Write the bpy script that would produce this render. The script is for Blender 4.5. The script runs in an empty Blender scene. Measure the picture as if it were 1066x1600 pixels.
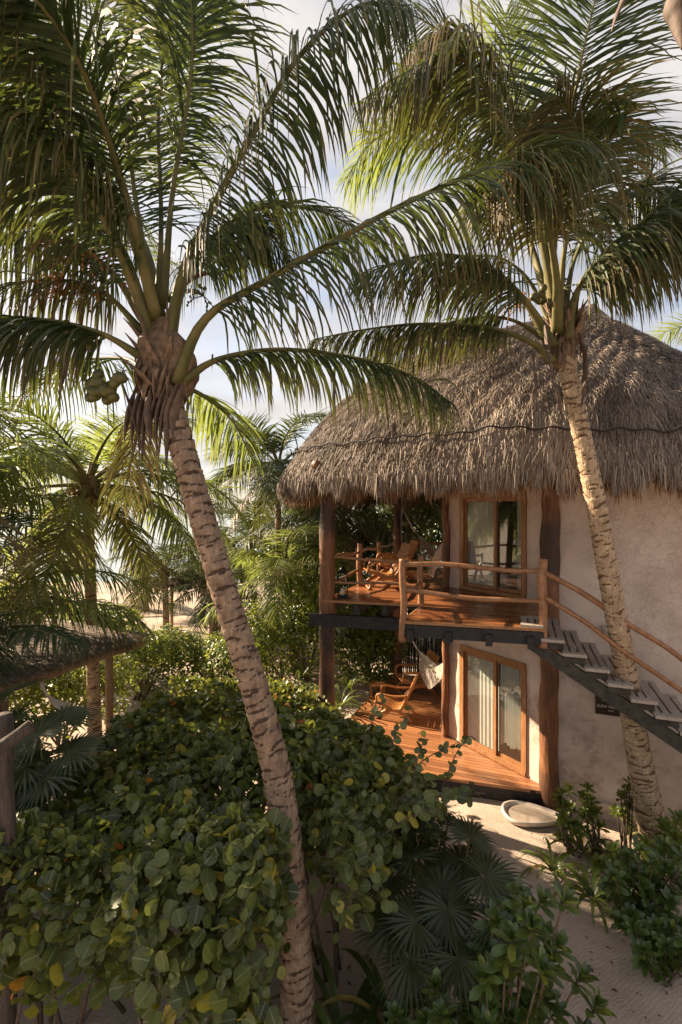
import bpy, math, random
import numpy as np
from mathutils import Vector
rng = np.random.default_rng(7); random.seed(7)
S = bpy.context.scene; COL = S.collection
R = math.radians
# ---------------------------------------------------------------- camera, world, sun, exposure
CAMZ = 5.1; F = 750.0
cd = bpy.data.cameras.new('camera'); cam = bpy.data.objects.new('camera', cd); COL.objects.link(cam)
cam.location = (0, 0, CAMZ); cam.rotation_euler = (R(90), 0, 0)
cd.sensor_fit = 'VERTICAL'; cd.sensor_height = 36.0; cd.lens = 36.0*F/1600.0
cd.clip_start = 0.05; cd.clip_end = 4000
S.camera = cam
S.view_settings.view_transform = 'Standard'; S.view_settings.look = 'None'; S.view_settings.gamma = 1.0
S.view_settings.exposure = 1.85
S.cycles.max_bounces = 6; S.cycles.transparent_max_bounces = 8; S.cycles.diffuse_bounces = 3; S.cycles.glossy_bounces = 3
S.cycles.transmission_bounces = 4; S.cycles.sample_clamp_indirect = 6.0; S.cycles.caustics_reflective = False; S.cycles.caustics_refractive = False
SUN_AZ = (-0.885, 0.465); SUN_EL = 28.0
sl = bpy.data.lights.new('sun', 'SUN'); so = bpy.data.objects.new('sun', sl); COL.objects.link(so)
sl.energy = 5.0; sl.angle = R(0.6); sl.color = (1.0, 0.79, 0.56)
tv = Vector((SUN_AZ[0], SUN_AZ[1], math.tan(R(SUN_EL)))); tv.normalize()
so.rotation_euler = tv.to_track_quat('Z', 'Y').to_euler(); so.location = (-20, 20, 20)
W = bpy.data.worlds.new('World'); S.world = W; W.use_nodes = True
wn = W.node_tree.nodes; wl = W.node_tree.links; wn.clear()
wo = wn.new('ShaderNodeOutputWorld'); sky = wn.new('ShaderNodeTexSky'); sky.sky_type = 'NISHITA'; sky.sun_disc = False
sky.sun_elevation = R(SUN_EL); sky.sun_rotation = math.atan2(SUN_AZ[0], SUN_AZ[1]); sky.air_density = 1.0; sky.dust_density = 2.0
bg = wn.new('ShaderNodeBackground'); bg.inputs[1].default_value = 0.060; wl.new(sky.outputs[0], bg.inputs[0])
cb = wn.new('ShaderNodeBackground'); cb.inputs[1].default_value = 0.27
tc = wn.new('ShaderNodeTexCoord'); mp = wn.new('ShaderNodeMapping'); mp.inputs['Scale'].default_value = (1, 1, 3.4)
wl.new(tc.outputs['Generated'], mp.inputs[0])
n1 = wn.new('ShaderNodeTexNoise'); n1.inputs['Scale'].default_value = 2.3; n1.inputs['Detail'].default_value = 9; n1.inputs['Roughness'].default_value = .58
n1.inputs['Distortion'].default_value = .35
wl.new(mp.outputs[0], n1.inputs['Vector'])
cr = wn.new('ShaderNodeValToRGB'); cr.color_ramp.elements[0].position = .36; cr.color_ramp.elements[1].position = .62
cr.color_ramp.elements[0].color = (.38, .38, .38, 1)
wl.new(n1.outputs['Fac'], cr.inputs[0])
n2 = wn.new('ShaderNodeTexNoise'); n2.inputs['Scale'].default_value = 4.5; n2.inputs['Detail'].default_value = 6; wl.new(mp.outputs[0], n2.inputs['Vector'])
c2 = wn.new('ShaderNodeValToRGB'); c2.color_ramp.elements[0].position = .35; c2.color_ramp.elements[1].position = .68
c2.color_ramp.elements[0].color = (.76, .71, .70, 1); c2.color_ramp.elements[1].color = (1.0, .95, .91, 1)
wl.new(n2.outputs['Fac'], c2.inputs[0]); wl.new(c2.outputs[0], cb.inputs[0])
ms = wn.new('ShaderNodeMixShader'); wl.new(cr.outputs[0], ms.inputs[0]); wl.new(bg.outputs[0], ms.inputs[1]); wl.new(cb.outputs[0], ms.inputs[2])
wl.new(ms.outputs[0], wo.inputs[0])

def P(px, py, Z):            # a point seen at photo position px,py at distance Z in front of the viewer
    return np.array([(px-533.0)/F*Z, Z, CAMZ-(py-800.0)/F*Z])
A3 = lambda *a: np.array(a, float)
def nrm(v):
    v = np.asarray(v, float); return v/np.maximum(np.linalg.norm(v, axis=-1, keepdims=True), 1e-9)

# ---------------------------------------------------------------- materials
def newmat(name):
    m = bpy.data.materials.new(name); m.use_nodes = True
    nt = m.node_tree; return m, nt, nt.nodes, nt.links, nt.nodes['Principled BSDF']
def N(nt, t, **kw):
    n = nt.nodes.new('ShaderNode'+t)
    for k, v in kw.items():
        if k in n.inputs: n.inputs[k].default_value = v
        else: setattr(n, k, v)
    return n
def ramp(nt, src, stops):
    r = nt.nodes.new('ShaderNodeValToRGB'); e = r.color_ramp.elements
    while len(e) < len(stops): e.new(0.5)
    for i, (p, c) in enumerate(stops):
        e[i].position = p; e[i].color = (*c, 1) if len(c) == 3 else c
    nt.links.new(src, r.inputs[0]); return r
def mixc(nt, fac, a, b, bt='MIX'):
    m = nt.nodes.new('ShaderNodeMix'); m.data_type = 'RGBA'; m.blend_type = bt
    for s, i in ((fac, 0), (a, 6), (b, 7)):
        if isinstance(s, (int, float)): m.inputs[i].default_value = s
        elif isinstance(s, tuple): m.inputs[i].default_value = (*s, 1)
        else: nt.links.new(s, m.inputs[i])
    return m.outputs[2]
def mth(nt, op, a, b=None, c=None):
    m = nt.nodes.new('ShaderNodeMath'); m.operation = op
    for i, s in enumerate((a, b, c)):
        if s is None: continue
        if isinstance(s, (int, float)): m.inputs[i].default_value = s
        else: nt.links.new(s, m.inputs[i])
    return m.outputs[0]
def bump(nt, b, h, strength, dist=.02):
    n = nt.nodes.new('ShaderNodeBump'); n.inputs['Strength'].default_value = strength; n.inputs['Distance'].default_value = dist
    nt.links.new(h, n.inputs['Height']); nt.links.new(n.outputs[0], b.inputs['Normal'])
def attr(nt, name):
    a = nt.nodes.new('ShaderNodeAttribute'); a.attribute_name = name; return a

def leafmat(name, lo, hi, odd=None, rough=.42, trans=.35, tint=(.55, .75, .12), dry=None, vein=None, spec=.4):
    """leaf: colour varies leaf by leaf (attribute var), tips/edges dry (attribute dry), some light passes through"""
    m, nt, nd, lk, b = newmat(name)
    va = attr(nt, 'var')
    stops = [(0, lo), (.85, hi)] + ([(.945, hi), (.955, odd)] if odd else [])
    c = ramp(nt, va.outputs['Fac'], stops).outputs[0]
    if vein:
        uv = attr(nt, 'leafuv'); sx = N(nt, 'SeparateXYZ'); lk.new(uv.outputs['Vector'], sx.inputs[0])
        ay = mth(nt, 'ABSOLUTE', sx.outputs['Y'])
        mid = mth(nt, 'LESS_THAN', ay, .045)
        w = mth(nt, 'FRACT', mth(nt, 'MULTIPLY', mth(nt, 'SUBTRACT', sx.outputs['X'], mth(nt, 'MULTIPLY', ay, .75)), 2.6))
        side = mth(nt, 'LESS_THAN', w, .07)
        vm = mth(nt, 'MAXIMUM', mid, mth(nt, 'MULTIPLY', side, .6))
        c = mixc(nt, mth(nt, 'MULTIPLY', vm, .85), c, vein)
    if dry:
        da = attr(nt, 'dry'); c = mixc(nt, da.outputs['Fac'], c, dry)
    ns = N(nt, 'TexNoise', Scale=9.0, Detail=3.0); g = N(nt, 'NewGeometry'); lk.new(g.outputs['Position'], ns.inputs['Vector'])
    c = mixc(nt, .35, c, ramp(nt, ns.outputs['Fac'], [(.3, (.45, .45, .45)), (.7, (1.4, 1.4, 1.4))]).outputs[0], 'MULTIPLY')
    lk.new(c, b.inputs['Base Color']); b.inputs['Roughness'].default_value = rough; b.inputs['Specular IOR Level'].default_value = spec
    tr = N(nt, 'BsdfTranslucent'); tcx = mixc(nt, .6, c, tint, 'MIX'); lk.new(tcx, tr.inputs[0])
    mx = N(nt, 'MixShader'); mx.inputs[0].default_value = trans
    lk.new(b.outputs[0], mx.inputs[1]); lk.new(tr.outputs[0], mx.inputs[2])
    lk.new(mx.outputs[0], nd['Material Output'].inputs[0]); return m

M = {}
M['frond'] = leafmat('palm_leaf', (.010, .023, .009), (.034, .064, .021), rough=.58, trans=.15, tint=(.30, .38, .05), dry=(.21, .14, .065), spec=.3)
M['frond_bright'] = leafmat('palm_leaf_pale_painted_sun', (.045, .070, .018), (.13, .165, .042), rough=.5, spec=.3, trans=.42, tint=(.46, .56, .10), dry=(.30, .20, .09))  # pale young fronds; also a lighter copy with backlight put into the colour
M['frond_dry'] = leafmat('dry_palm_leaf', (.12, .085, .045), (.27, .20, .12), rough=.75, trans=.25, tint=(.4, .3, .15), dry=(.22, .16, .1), spec=.2)
M['seagrape'] = leafmat('sea_grape_leaf', (.018, .030, .008), (.125, .150, .040), odd=(.34, .27, .035), rough=.42, spec=.4, trans=.26, tint=(.34, .42, .05), vein=(.24, .26, .12))
M['seagrape_sun'] = leafmat('sea_grape_leaf_yellow', (.05, .08, .02), (.13, .16, .03), odd=(.42, .10, .02), rough=.36, trans=.35, tint=(.5, .5, .06), vein=(.22, .24, .09))
M['shrub'] = leafmat('shrub_leaf', (.020, .045, .013), (.075, .12, .030), odd=(.16, .18, .03), rough=.30, trans=.25, tint=(.35, .45, .06), spec=.55)
M['shrub_bright'] = leafmat('beach_shrub_leaf', (.045, .080, .015), (.12, .165, .032), odd=(.22, .22, .04), rough=.38, trans=.32, tint=(.5, .55, .07))
M['fan'] = leafmat('fan_palm_leaf', (.012, .022, .008), (.034, .048, .013), rough=.42, trans=.2, tint=(.25, .32, .06), dry=(.2, .16, .06), spec=.5)
M['strap'] = leafmat('lily_leaf', (.030, .055, .014), (.09, .13, .030), odd=(.3, .22, .06), rough=.33, trans=.3, tint=(.42, .48, .08), dry=(.35, .28, .10))

M['litter'] = leafmat('fallen_dry_leaf', (.06, .035, .018), (.24, .15, .07), rough=.8, trans=.05, tint=(.3, .2, .1), spec=.2)
def woodmat(name, lo, hi, rough=.6, sc=(6, 6, .9), bs=.5, spec=.4, dark=None):
    m, nt, nd, lk, b = newmat(name)
    t = N(nt, 'TexCoord'); mp_ = N(nt, 'Mapping'); mp_.inputs['Scale'].default_value = sc; lk.new(t.outputs['Object'], mp_.inputs[0])
    n = N(nt, 'TexNoise', Scale=3.0, Detail=8.0, Roughness=.65); lk.new(mp_.outputs[0], n.inputs['Vector'])
    n2_ = N(nt, 'TexNoise', Scale=.9, Detail=4.0); lk.new(t.outputs['Object'], n2_.inputs['Vector'])
    c = ramp(nt, n.outputs['Fac'], [(.3, lo), (.7, hi)]).outputs[0]
    if dark: c = mixc(nt, ramp(nt, n2_.outputs['Fac'], [(.48, (0, 0, 0)), (.62, (1, 1, 1))]).outputs[0], c, dark)
    lk.new(c, b.inputs['Base Color']); b.inputs['Roughness'].default_value = rough; b.inputs['Specular IOR Level'].default_value = spec
    bump(nt, b, n.outputs['Fac'], bs, .02); return m
M['post'] = woodmat('rough_log_wood', (.075, .030, .014), (.30, .125, .05), .55, (7, 7, .8), 1.0, dark=(.05, .026, .016))
M['rail'] = woodmat('varnished_pole_wood', (.16, .072, .030), (.37, .185, .090), .45, (5, 5, 5), .4)
M['chair'] = woodmat('teak_wood', (.25, .10, .030), (.45, .21, .070), .35, (9, 9, 9), .3)
M['frame'] = woodmat('door_frame_wood', (.20, .088, .034), (.38, .185, .075), .38, (9, 9, 1.2), .3)
M['black'] = woodmat('charred_black_timber', (.008, .008, .008), (.035, .032, .030), .6, (4, 4, 4), .8)
M['mossy'] = woodmat('weathered_dark_timber', (.014, .013, .012), (.07, .062, .045), .7, (3, 3, 3), .8)
M['grey'] = woodmat('weathered_grey_plank', (.24, .20, .165), (.48, .41, .35), .75, (14, 3, 14), .5)
M['drift'] = woodmat('driftwood', (.025, .019, .015), (.10, .075, .058), .85, (12, 12, 1.5), 1.0)
M['pole'] = woodmat('tan_pole_wood', (.16, .09, .04), (.36, .22, .11), .6, (5, 5, 2), .5)
M['twig'] = woodmat('brown_twig', (.05, .035, .022), (.14, .10, .065), .8, (8, 8, 8), .3)
M['fencewood'] = woodmat('dark_stick', (.02, .013, .009), (.09, .06, .04), .8, (6, 6, 1), .5)

def deckmat(name, ang, w, lo, hi, rough):
    m, nt, nd, lk, b = newmat(name)
    g = N(nt, 'NewGeometry'); mp_ = N(nt, 'Mapping'); mp_.vector_type = 'TEXTURE'; mp_.inputs['Rotation'].default_value = (0, 0, ang)
    lk.new(g.outputs['Position'], mp_.inputs[0]); sx = N(nt, 'SeparateXYZ'); lk.new(mp_.outputs[0], sx.inputs[0])
    v = mth(nt, 'DIVIDE', sx.outputs['Y'], w); idx = mth(nt, 'FLOOR', v); fr = mth(nt, 'FRACT', v)
    gap = mth(nt, 'LESS_THAN', mth(nt, 'ABSOLUTE', mth(nt, 'SUBTRACT', fr, .5)), .455)
    wn_ = N(nt, 'TexWhiteNoise', noise_dimensions='2D'); cx = N(nt, 'CombineXYZ'); lk.new(idx, cx.inputs[0])
    lk.new(mth(nt, 'FLOOR', mth(nt, 'ADD', mth(nt, 'DIVIDE', sx.outputs['X'], 1.7), mth(nt, 'MULTIPLY', idx, .37))), cx.inputs[1])
    lk.new(cx.outputs[0], wn_.inputs['Vector'])
    m2 = N(nt, 'Mapping'); m2.inputs['Scale'].default_value = (1.4, 14, 1); lk.new(mp_.outputs[0], m2.inputs[0])
    n = N(nt, 'TexNoise', Scale=2.2, Detail=8.0, Roughness=.6); lk.new(m2.outputs[0], n.inputs['Vector'])
    f = mth(nt, 'ADD', mth(nt, 'MULTIPLY', wn_.outputs['Value'], .5), mth(nt, 'MULTIPLY', n.outputs['Fac'], .5))
    c = ramp(nt, f, [(.22, lo), (.75, hi)]).outputs[0]
    c = mixc(nt, gap, (.02, .008, .004), c); lk.new(c, b.inputs['Base Color'])
    lk.new(mth(nt, 'ADD', mth(nt, 'MULTIPLY', n.outputs['Fac'], .25), rough), b.inputs['Roughness'])
    bump(nt, b, mth(nt, 'ADD', gap, mth(nt, 'MULTIPLY', n.outputs['Fac'], .15)), .5, .006); return m
ANG = math.atan2(-.355, .935)
M['deck_low'] = deckmat('lower_deck_boards', ANG, .105, (.17, .065, .026), (.37, .165, .070), .20)
M['deck_up'] = deckmat('upper_deck_boards', ANG, .095, (.15, .050, .020), (.33, .130, .050), .14)

def plaster(name):
    m, nt, nd, lk, b = newmat(name)
    g = N(nt, 'NewGeometry')
    n = N(nt, 'TexNoise', Scale=1.3, Detail=9.0, Roughness=.62); lk.new(g.outputs['Position'], n.inputs['Vector'])
    c = ramp(nt, n.outputs['Fac'], [(.30, (.44, .34, .28)), (.5, (.60, .48, .40)), (.72, (.72, .60, .51))]).outputs[0]
    dn = N(nt, 'TexNoise', Scale=2.2, Detail=4.0); lk.new(g.outputs['Position'], dn.inputs['Vector'])
    vm = N(nt, 'VectorMath', operation='ADD'); lk.new(g.outputs['Position'], vm.inputs[0])
    sc = N(nt, 'VectorMath', operation='SCALE'); sc.inputs['Scale'].default_value = .35; lk.new(dn.outputs['Color'], sc.inputs[0]); lk.new(sc.outputs[0], vm.inputs[1])
    def crack(scale, width):
        v = N(nt, 'TexVoronoi', feature='DISTANCE_TO_EDGE', Scale=scale); lk.new(vm.outputs[0], v.inputs['Vector'])
        return mth(nt, 'LESS_THAN', v.outputs['Distance'], width)
    k1 = crack(8.5, .034); k2 = crack(3.4, .014)
    big = N(nt, 'TexNoise', Scale=.7, Detail=3.0); lk.new(g.outputs['Position'], big.inputs['Vector'])
    sx = N(nt, 'SeparateXYZ'); lk.new(g.outputs['Position'], sx.inputs[0])
    mask = mth(nt, 'MULTIPLY', ramp(nt, big.outputs['Fac'], [(.38, (0, 0, 0)), (.52, (1, 1, 1))]).outputs[0],
               ramp(nt, mth(nt, 'DIVIDE', sx.outputs['Z'], 8), [(.30, (0, 0, 0)), (.40, (1, 1, 1))]).outputs[0])
    km = mth(nt, 'MULTIPLY', mth(nt, 'MAXIMUM', k1, k2), mask)
    c = mixc(nt, mth(nt, 'MULTIPLY', km, .27), c, (.22, .12, .08))
    # damp stains low on the wall, with a shape of their own
    st = N(nt, 'TexNoise', Scale=2.4, Detail=10.0, Roughness=.75); lk.new(g.outputs['Position'], st.inputs['Vector'])
    sm = mth(nt, 'MULTIPLY', ramp(nt, st.outputs['Fac'], [(.50, (0, 0, 0)), (.66, (1, 1, 1))]).outputs[0],
             ramp(nt, mth(nt, 'DIVIDE', sx.outputs['Z'], 8), [(.22, (1, 1, 1)), (.34, (0.15, 0.15, 0.15))]).outputs[0])
    c = mixc(nt, mth(nt, 'MULTIPLY', sm, .68), c, (.19, .125, .085))
    lk.new(c, b.inputs['Base Color']); b.inputs['Roughness'].default_value = .72; b.inputs['Specular IOR Level'].default_value = .3
    fine = N(nt, 'TexNoise', Scale=9.0, Detail=8.0, Roughness=.6); lk.new(g.outputs['Position'], fine.inputs['Vector'])
    h = mth(nt, 'SUBTRACT', mth(nt, 'MULTIPLY', fine.outputs['Fac'], .8), mth(nt, 'MULTIPLY', km, .35)); bump(nt, b, h, .45, .02)
    return m
M['plaster'] = plaster('cracked_pink_plaster')

def simple(name, c, rough=.6, metal=0, spec=.4, noise=None, c2=None, bs=.2):
    m, nt, nd, lk, b = newmat(name); b.inputs['Roughness'].default_value = rough; b.inputs['Metallic'].default_value = metal
    b.inputs['Specular IOR Level'].default_value = spec; b.inputs['Base Color'].default_value = (*c, 1)
    if noise:
        g = N(nt, 'NewGeometry'); n = N(nt, 'TexNoise', Scale=noise, Detail=7.0, Roughness=.6); lk.new(g.outputs['Position'], n.inputs['Vector'])
        lk.new(ramp(nt, n.outputs['Fac'], [(.3, c), (.7, c2 or tuple(min(1, x*1.5) for x in c))]).outputs[0], b.inputs['Base Color']); bump(nt, b, n.outputs['Fac'], bs, .01)
    return m
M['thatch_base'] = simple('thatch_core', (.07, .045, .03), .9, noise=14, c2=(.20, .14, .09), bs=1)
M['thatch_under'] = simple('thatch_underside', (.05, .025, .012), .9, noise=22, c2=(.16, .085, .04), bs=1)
def strawmat(name, lo, mid, hi):
    m, nt, nd, lk, b = newmat(name); va = attr(nt, 'var')
    lk.new(ramp(nt, va.outputs['Fac'], [(0, lo), (.45, mid), (.95, hi)]).outputs[0], b.inputs['Base Color'])
    b.inputs['Roughness'].default_value = .7; b.inputs['Specular IOR Level'].default_value = .25
    return m
M['straw'] = strawmat('weathered_palm_thatch', (.08, .058, .043), (.195, .150, .115), (.39, .315, .255))
M['straw_warm'] = strawmat('brown_palm_thatch', (.10, .05, .025), (.23, .125, .06), (.38, .24, .13))
M['rope'] = simple('dark_rope', (.025, .02, .016), .9)
M['curtain'] = simple('white_curtain', (.86, .84, .80), .9, spec=.1)
M['room'] = simple('room_plaster', (.32, .26, .21), .9)
M['basin'] = simple('cream_stone_basin', (.48, .41, .34), .5, noise=12, c2=(.62, .55, .47), bs=.15)
M['coconut'] = simple('green_coconut_husk', (.04, .048, .012), .45, noise=6, c2=(.11, .10, .028), bs=.15)
M['coconut_y'] = simple('yellow_coconut_husk', (.26, .16, .04), .45, noise=6, c2=(.38, .25, .07), bs=.15)
M['fibre'] = simple('palm_fibre_sheath', (.075, .045, .028), .85, noise=16, c2=(.24, .16, .10), bs=1)
M['spathe'] = simple('dry_brown_spathe', (.045, .028, .020), .7, noise=9, c2=(.14, .095, .07), bs=.6)
M['inflo'] = simple('orange_flower_stalk', (.28, .12, .035), .7)
M['petiole'] = simple('palm_petiole', (.07, .075, .022), .62, spec=.2, noise=3.5, c2=(.18, .15, .06), bs=.15)
M['hammock'] = simple('cream_cotton_net', (.60, .52, .42), .9, noise=40, c2=(.78, .70, .60), bs=.5, spec=.1)
M['sign'] = simple('dark_brown_board', (.028, .014, .010), .5)
M['paint'] = simple('cream_paint', (.62, .56, .50), .6)
M['metal'] = simple('black_metal', (.012, .012, .012), .4, metal=.6)
M['candle'] = simple('cream_wax', (.7, .62, .5), .5)
M['water_basin'] = simple('basin_water', (.36, .30, .24), .05, spec=.8)
M['grapes'] = simple('orange_old_leaf', (.50, .09, .02), .5)
M['glassy'] = simple('clear_lantern_glass', (.5, .5, .5), .05)

def glassmat():
    m, nt, nd, lk, b = newmat('window_glass')
    gl = N(nt, 'BsdfGlossy'); gl.inputs['Roughness'].default_value = .015; gl.inputs['Color'].default_value = (.9, .92, .95, 1)
    tr = N(nt, 'BsdfTransparent'); tr.inputs[0].default_value = (.86, .88, .86, 1)
    fr = N(nt, 'LayerWeight'); fr.inputs[0].default_value = .5
    f = mth(nt, 'ADD', mth(nt, 'MULTIPLY', mth(nt, 'POWER', fr.outputs['Facing'], 3.0), .8), .085)
    mx = N(nt, 'MixShader'); lk.new(f, mx.inputs[0]); lk.new(tr.outputs[0], mx.inputs[1]); lk.new(gl.outputs[0], mx.inputs[2])
    lk.new(mx.outputs[0], nd['Material Output'].inputs[0]); return m
M['glass'] = glassmat()

def trunkmat(name, lo, hi, scar):
    m, nt, nd, lk, b = newmat(name)
    ba = attr(nt, 'band'); g = N(nt, 'NewGeometry')
    n = N(nt, 'TexNoise', Scale=9.0, Detail=7.0, Roughness=.65); lk.new(g.outputs['Position'], n.inputs['Vector'])
    mpz = N(nt, 'Mapping'); mpz.inputs['Scale'].default_value = (40, 40, 7); lk.new(g.outputs['Position'], mpz.inputs[0])
    nf = N(nt, 'TexNoise', Scale=1.0, Detail=5.0); lk.new(mpz.outputs[0], nf.inputs['Vector'])
    c = ramp(nt, n.outputs['Fac'], [(.3, lo), (.68, hi)]).outputs[0]
    c = mixc(nt, .5, c, ramp(nt, nf.outputs['Fac'], [(.3, (.5, .5, .5)), (.7, (1.45, 1.4, 1.35))]).outputs[0], 'MULTIPLY')
    s = mth(nt, 'SUBTRACT', ba.outputs['Fac'], mth(nt, 'MULTIPLY', mth(nt, 'SUBTRACT', n.outputs['Fac'], .5), .9))
    sm = ramp(nt, s, [(.52, (0, 0, 0)), (.74, (1, 1, 1))]).outputs[0]
    c = mixc(nt, mth(nt, 'MULTIPLY', sm, .88), c, scar)
    vs = N(nt, 'TexVoronoi', Scale=55.0); lk.new(g.outputs['Position'], vs.inputs['Vector'])
    c = mixc(nt, mth(nt, 'MULTIPLY', mth(nt, 'LESS_THAN', vs.outputs['Distance'], .16), .30), c, (.62, .55, .48))
    lk.new(c, b.inputs['Base Color']); b.inputs['Roughness'].default_value = .85; b.inputs['Specular IOR Level'].default_value = .2
    bump(nt, b, mth(nt, 'ADD', nf.outputs['Fac'], n.outputs['Fac']), .9, .02); return m
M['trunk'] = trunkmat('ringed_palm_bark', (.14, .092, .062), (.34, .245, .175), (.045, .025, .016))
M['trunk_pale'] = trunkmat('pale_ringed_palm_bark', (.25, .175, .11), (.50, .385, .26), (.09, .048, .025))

def sandmat():
    m, nt, nd, lk, b = newmat('raked_sand')
    g = N(nt, 'NewGeometry')
    n = N(nt, 'TexNoise', Scale=1.1, Detail=10.0, Roughness=.6); lk.new(g.outputs['Position'], n.inputs['Vector'])
    c = ramp(nt, n.outputs['Fac'], [(.3, (.34, .265, .21)), (.7, (.52, .425, .34))]).outputs[0]
    d = N(nt, 'TexNoise', Scale=38.0, Detail=3.0); lk.new(g.outputs['Position'], d.inputs['Vector'])
    big = N(nt, 'TexNoise', Scale=1.4, Detail=4.0); lk.new(g.outputs['Position'], big.inputs['Vector'])
    dm = mth(nt, 'MULTIPLY', ramp(nt, d.outputs['Fac'], [(.66, (0, 0, 0)), (.70, (1, 1, 1))]).outputs[0], ramp(nt, big.outputs['Fac'], [(.45, (0, 0, 0)), (.65, (1, 1, 1))]).outputs[0])
    c = mixc(nt, mth(nt, 'MULTIPLY', dm, .8), c, (.10, .06, .04))
    lk.new(c, b.inputs['Base Color']); b.inputs['Roughness'].default_value = .95; b.inputs['Specular IOR Level'].default_value = .1
    wv = N(nt, 'TexWave'); wv.inputs['Scale'].default_value = 7.5; wv.inputs['Distortion'].default_value = 9; wv.inputs['Detail'].default_value = 3; wv.inputs['Detail Scale'].default_value = .8
    mr = N(nt, 'Mapping'); mr.inputs['Rotation'].default_value = (0, 0, R(62)); lk.new(g.outputs['Position'], mr.inputs[0]); lk.new(mr.outputs[0], wv.inputs['Vector'])
    f = N(nt, 'TexNoise', Scale=60.0, Detail=6.0); lk.new(g.outputs['Position'], f.inputs['Vector'])
    h = mth(nt, 'ADD', mth(nt, 'MULTIPLY', wv.outputs['Fac'], .16), mth(nt, 'ADD', mth(nt, 'MULTIPLY', f.outputs['Fac'], .6), mth(nt, 'MULTIPLY', n.outputs['Fac'], 2.5)))
    bump(nt, b, h, .5, .03); return m
M['sand'] = sandmat()
def seamat():
    m, nt, nd, lk, b = newmat('sea_water'); b.inputs['Base Color'].default_value = (.16, .27, .30, 1); b.inputs['Roughness'].default_value = .18
    g = N(nt, 'NewGeometry'); n = N(nt, 'TexNoise', Scale=.9, Detail=6.0); lk.new(g.outputs['Position'], n.inputs['Vector']); bump(nt, b, n.outputs['Fac'], .25, .1)
    fo = N(nt, 'TexNoise', Scale=.12, Detail=6.0, Roughness=.7); lk.new(g.outputs['Position'], fo.inputs['Vector'])
    lk.new(ramp(nt, fo.outputs['Fac'], [(.50, (.27, .33, .35)), (.72, (.46, .52, .53))]).outputs[0], b.inputs['Base Color']); return m
M['sea'] = seamat()

# ---------------------------------------------------------------- mesh building
class G:
    def __init__(s): s.V = []; s.F = []; s.n = 0; s.at = {}
    def add(s, V, Fs, **at):
        V = np.asarray(V, float).reshape(-1, 3)
        for f in (Fs if isinstance(Fs, list) else [Fs]):
            f = np.asarray(f, int)
            if f.size: s.F.append(f+s.n)
        for k, a in at.items(): s.at.setdefault(k, []).append((s.n, np.broadcast_to(np.asarray(a, float), (len(V),)+np.shape(a)[1:]) if np.ndim(a) else np.full(len(V), float(a))))
        s.V.append(V); s.n += len(V); return s
    def build(s, name, mat, parent=None, smooth=True):
        me = bpy.data.meshes.new(name); V = np.concatenate(s.V)
        lt = np.concatenate([np.full(len(f), f.shape[1]) for f in s.F]); lv = np.concatenate([f.ravel() for f in s.F])
        me.vertices.add(len(V)); me.vertices.foreach_set('co', V.ravel().astype(np.float32))
        me.loops.add(len(lv)); me.loops.foreach_set('vertex_index', lv.astype(np.int32))
        me.polygons.add(len(lt)); me.polygons.foreach_set('loop_start', np.concatenate([[0], np.cumsum(lt)[:-1]]).astype(np.int32))
        me.polygons.foreach_set('loop_total', lt.astype(np.int32))
        me.polygons.foreach_set('use_smooth', np.full(len(lt), smooth))
        me.update(calc_edges=True); me.validate()
        for k, lst in s.at.items():
            if k == 'leafuv':
                arr = np.zeros((len(V), 3), np.float32)
                for o, a in lst: arr[o:o+len(a)] = a
                at = me.attributes.new(k, 'FLOAT_VECTOR', 'POINT'); at.data.foreach_set('vector', arr.ravel())
            else:
                arr = np.zeros(len(V), np.float32)
                for o, a in lst: arr[o:o+len(a)] = a
                at = me.attributes.new(k, 'FLOAT', 'POINT'); at.data.foreach_set('value', arr)
        me.materials.append(M[mat] if isinstance(mat, str) else mat)
        ob = bpy.data.objects.new(name, me); COL.objects.link(ob)
        if parent is not None: ob.parent = parent
        return ob
def tag(o, label=None, cat=None, group=None, kind=None):
    if label: o['label'] = label
    if cat: o['category'] = cat
    if group: o['group'] = group
    if kind: o['kind'] = kind
    return o
def empty(name, loc, label, cat, group=None, kind=None):
    o = bpy.data.objects.new(name, None); COL.objects.link(o); o.location = tuple(loc); o.empty_display_size = .2
    return tag(o, label, cat, group, kind)
def adopt(o, root):      # keep world place while hanging under a root that is only moved, not turned
    o.parent = root; o.location = tuple(Vector(o.location)-Vector(root.location)); return o

BOXF = np.array([[0, 1, 3, 2], [4, 6, 7, 5], [0, 4, 5, 1], [2, 3, 7, 6], [0, 2, 6, 4], [1, 5, 7, 3]])
def box(c, size, ax=None):
    ax = np.eye(3) if ax is None else np.asarray(ax, float)
    s = np.array([[i, j, k] for i in (-.5, .5) for j in (-.5, .5) for k in (-.5, .5)])*np.asarray(size)
    return np.asarray(c)+s@ax, BOXF
def AX(d2, up=(0, 0, 1)):   # axes rows: along, across, up from a plan direction
    x = nrm(A3(d2[0], d2[1], d2[2] if len(d2) > 2 else 0)); y = nrm(np.cross(up, x)); z = np.cross(x, y); return np.array([x, y, z])
def beam(a, b, w, h):
    a, b = np.asarray(a, float), np.asarray(b, float); d = b-a; return box((a+b)/2, (np.linalg.norm(d), w, h), AX(d))
def curve(pts, n):          # Catmull-Rom through points
    p = np.asarray(pts, float)
    if len(p) == 2: t = np.linspace(0, 1, n)[:, None]; return p[0]*(1-t)+p[1]*t
    q = np.vstack([2*p[0]-p[1], p, 2*p[-1]-p[-2]]); m = len(p)-1
    u = np.linspace(0, m-1e-9, n); i = u.astype(int); t = (u-i)[:, None]
    a, b, c, d = q[i], q[i+1], q[i+2], q[i+3]
    return .5*(2*b+(c-a)*t+(2*a-5*b+4*c-d)*t**2+(3*b-3*c+d-a)*t**3)
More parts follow.
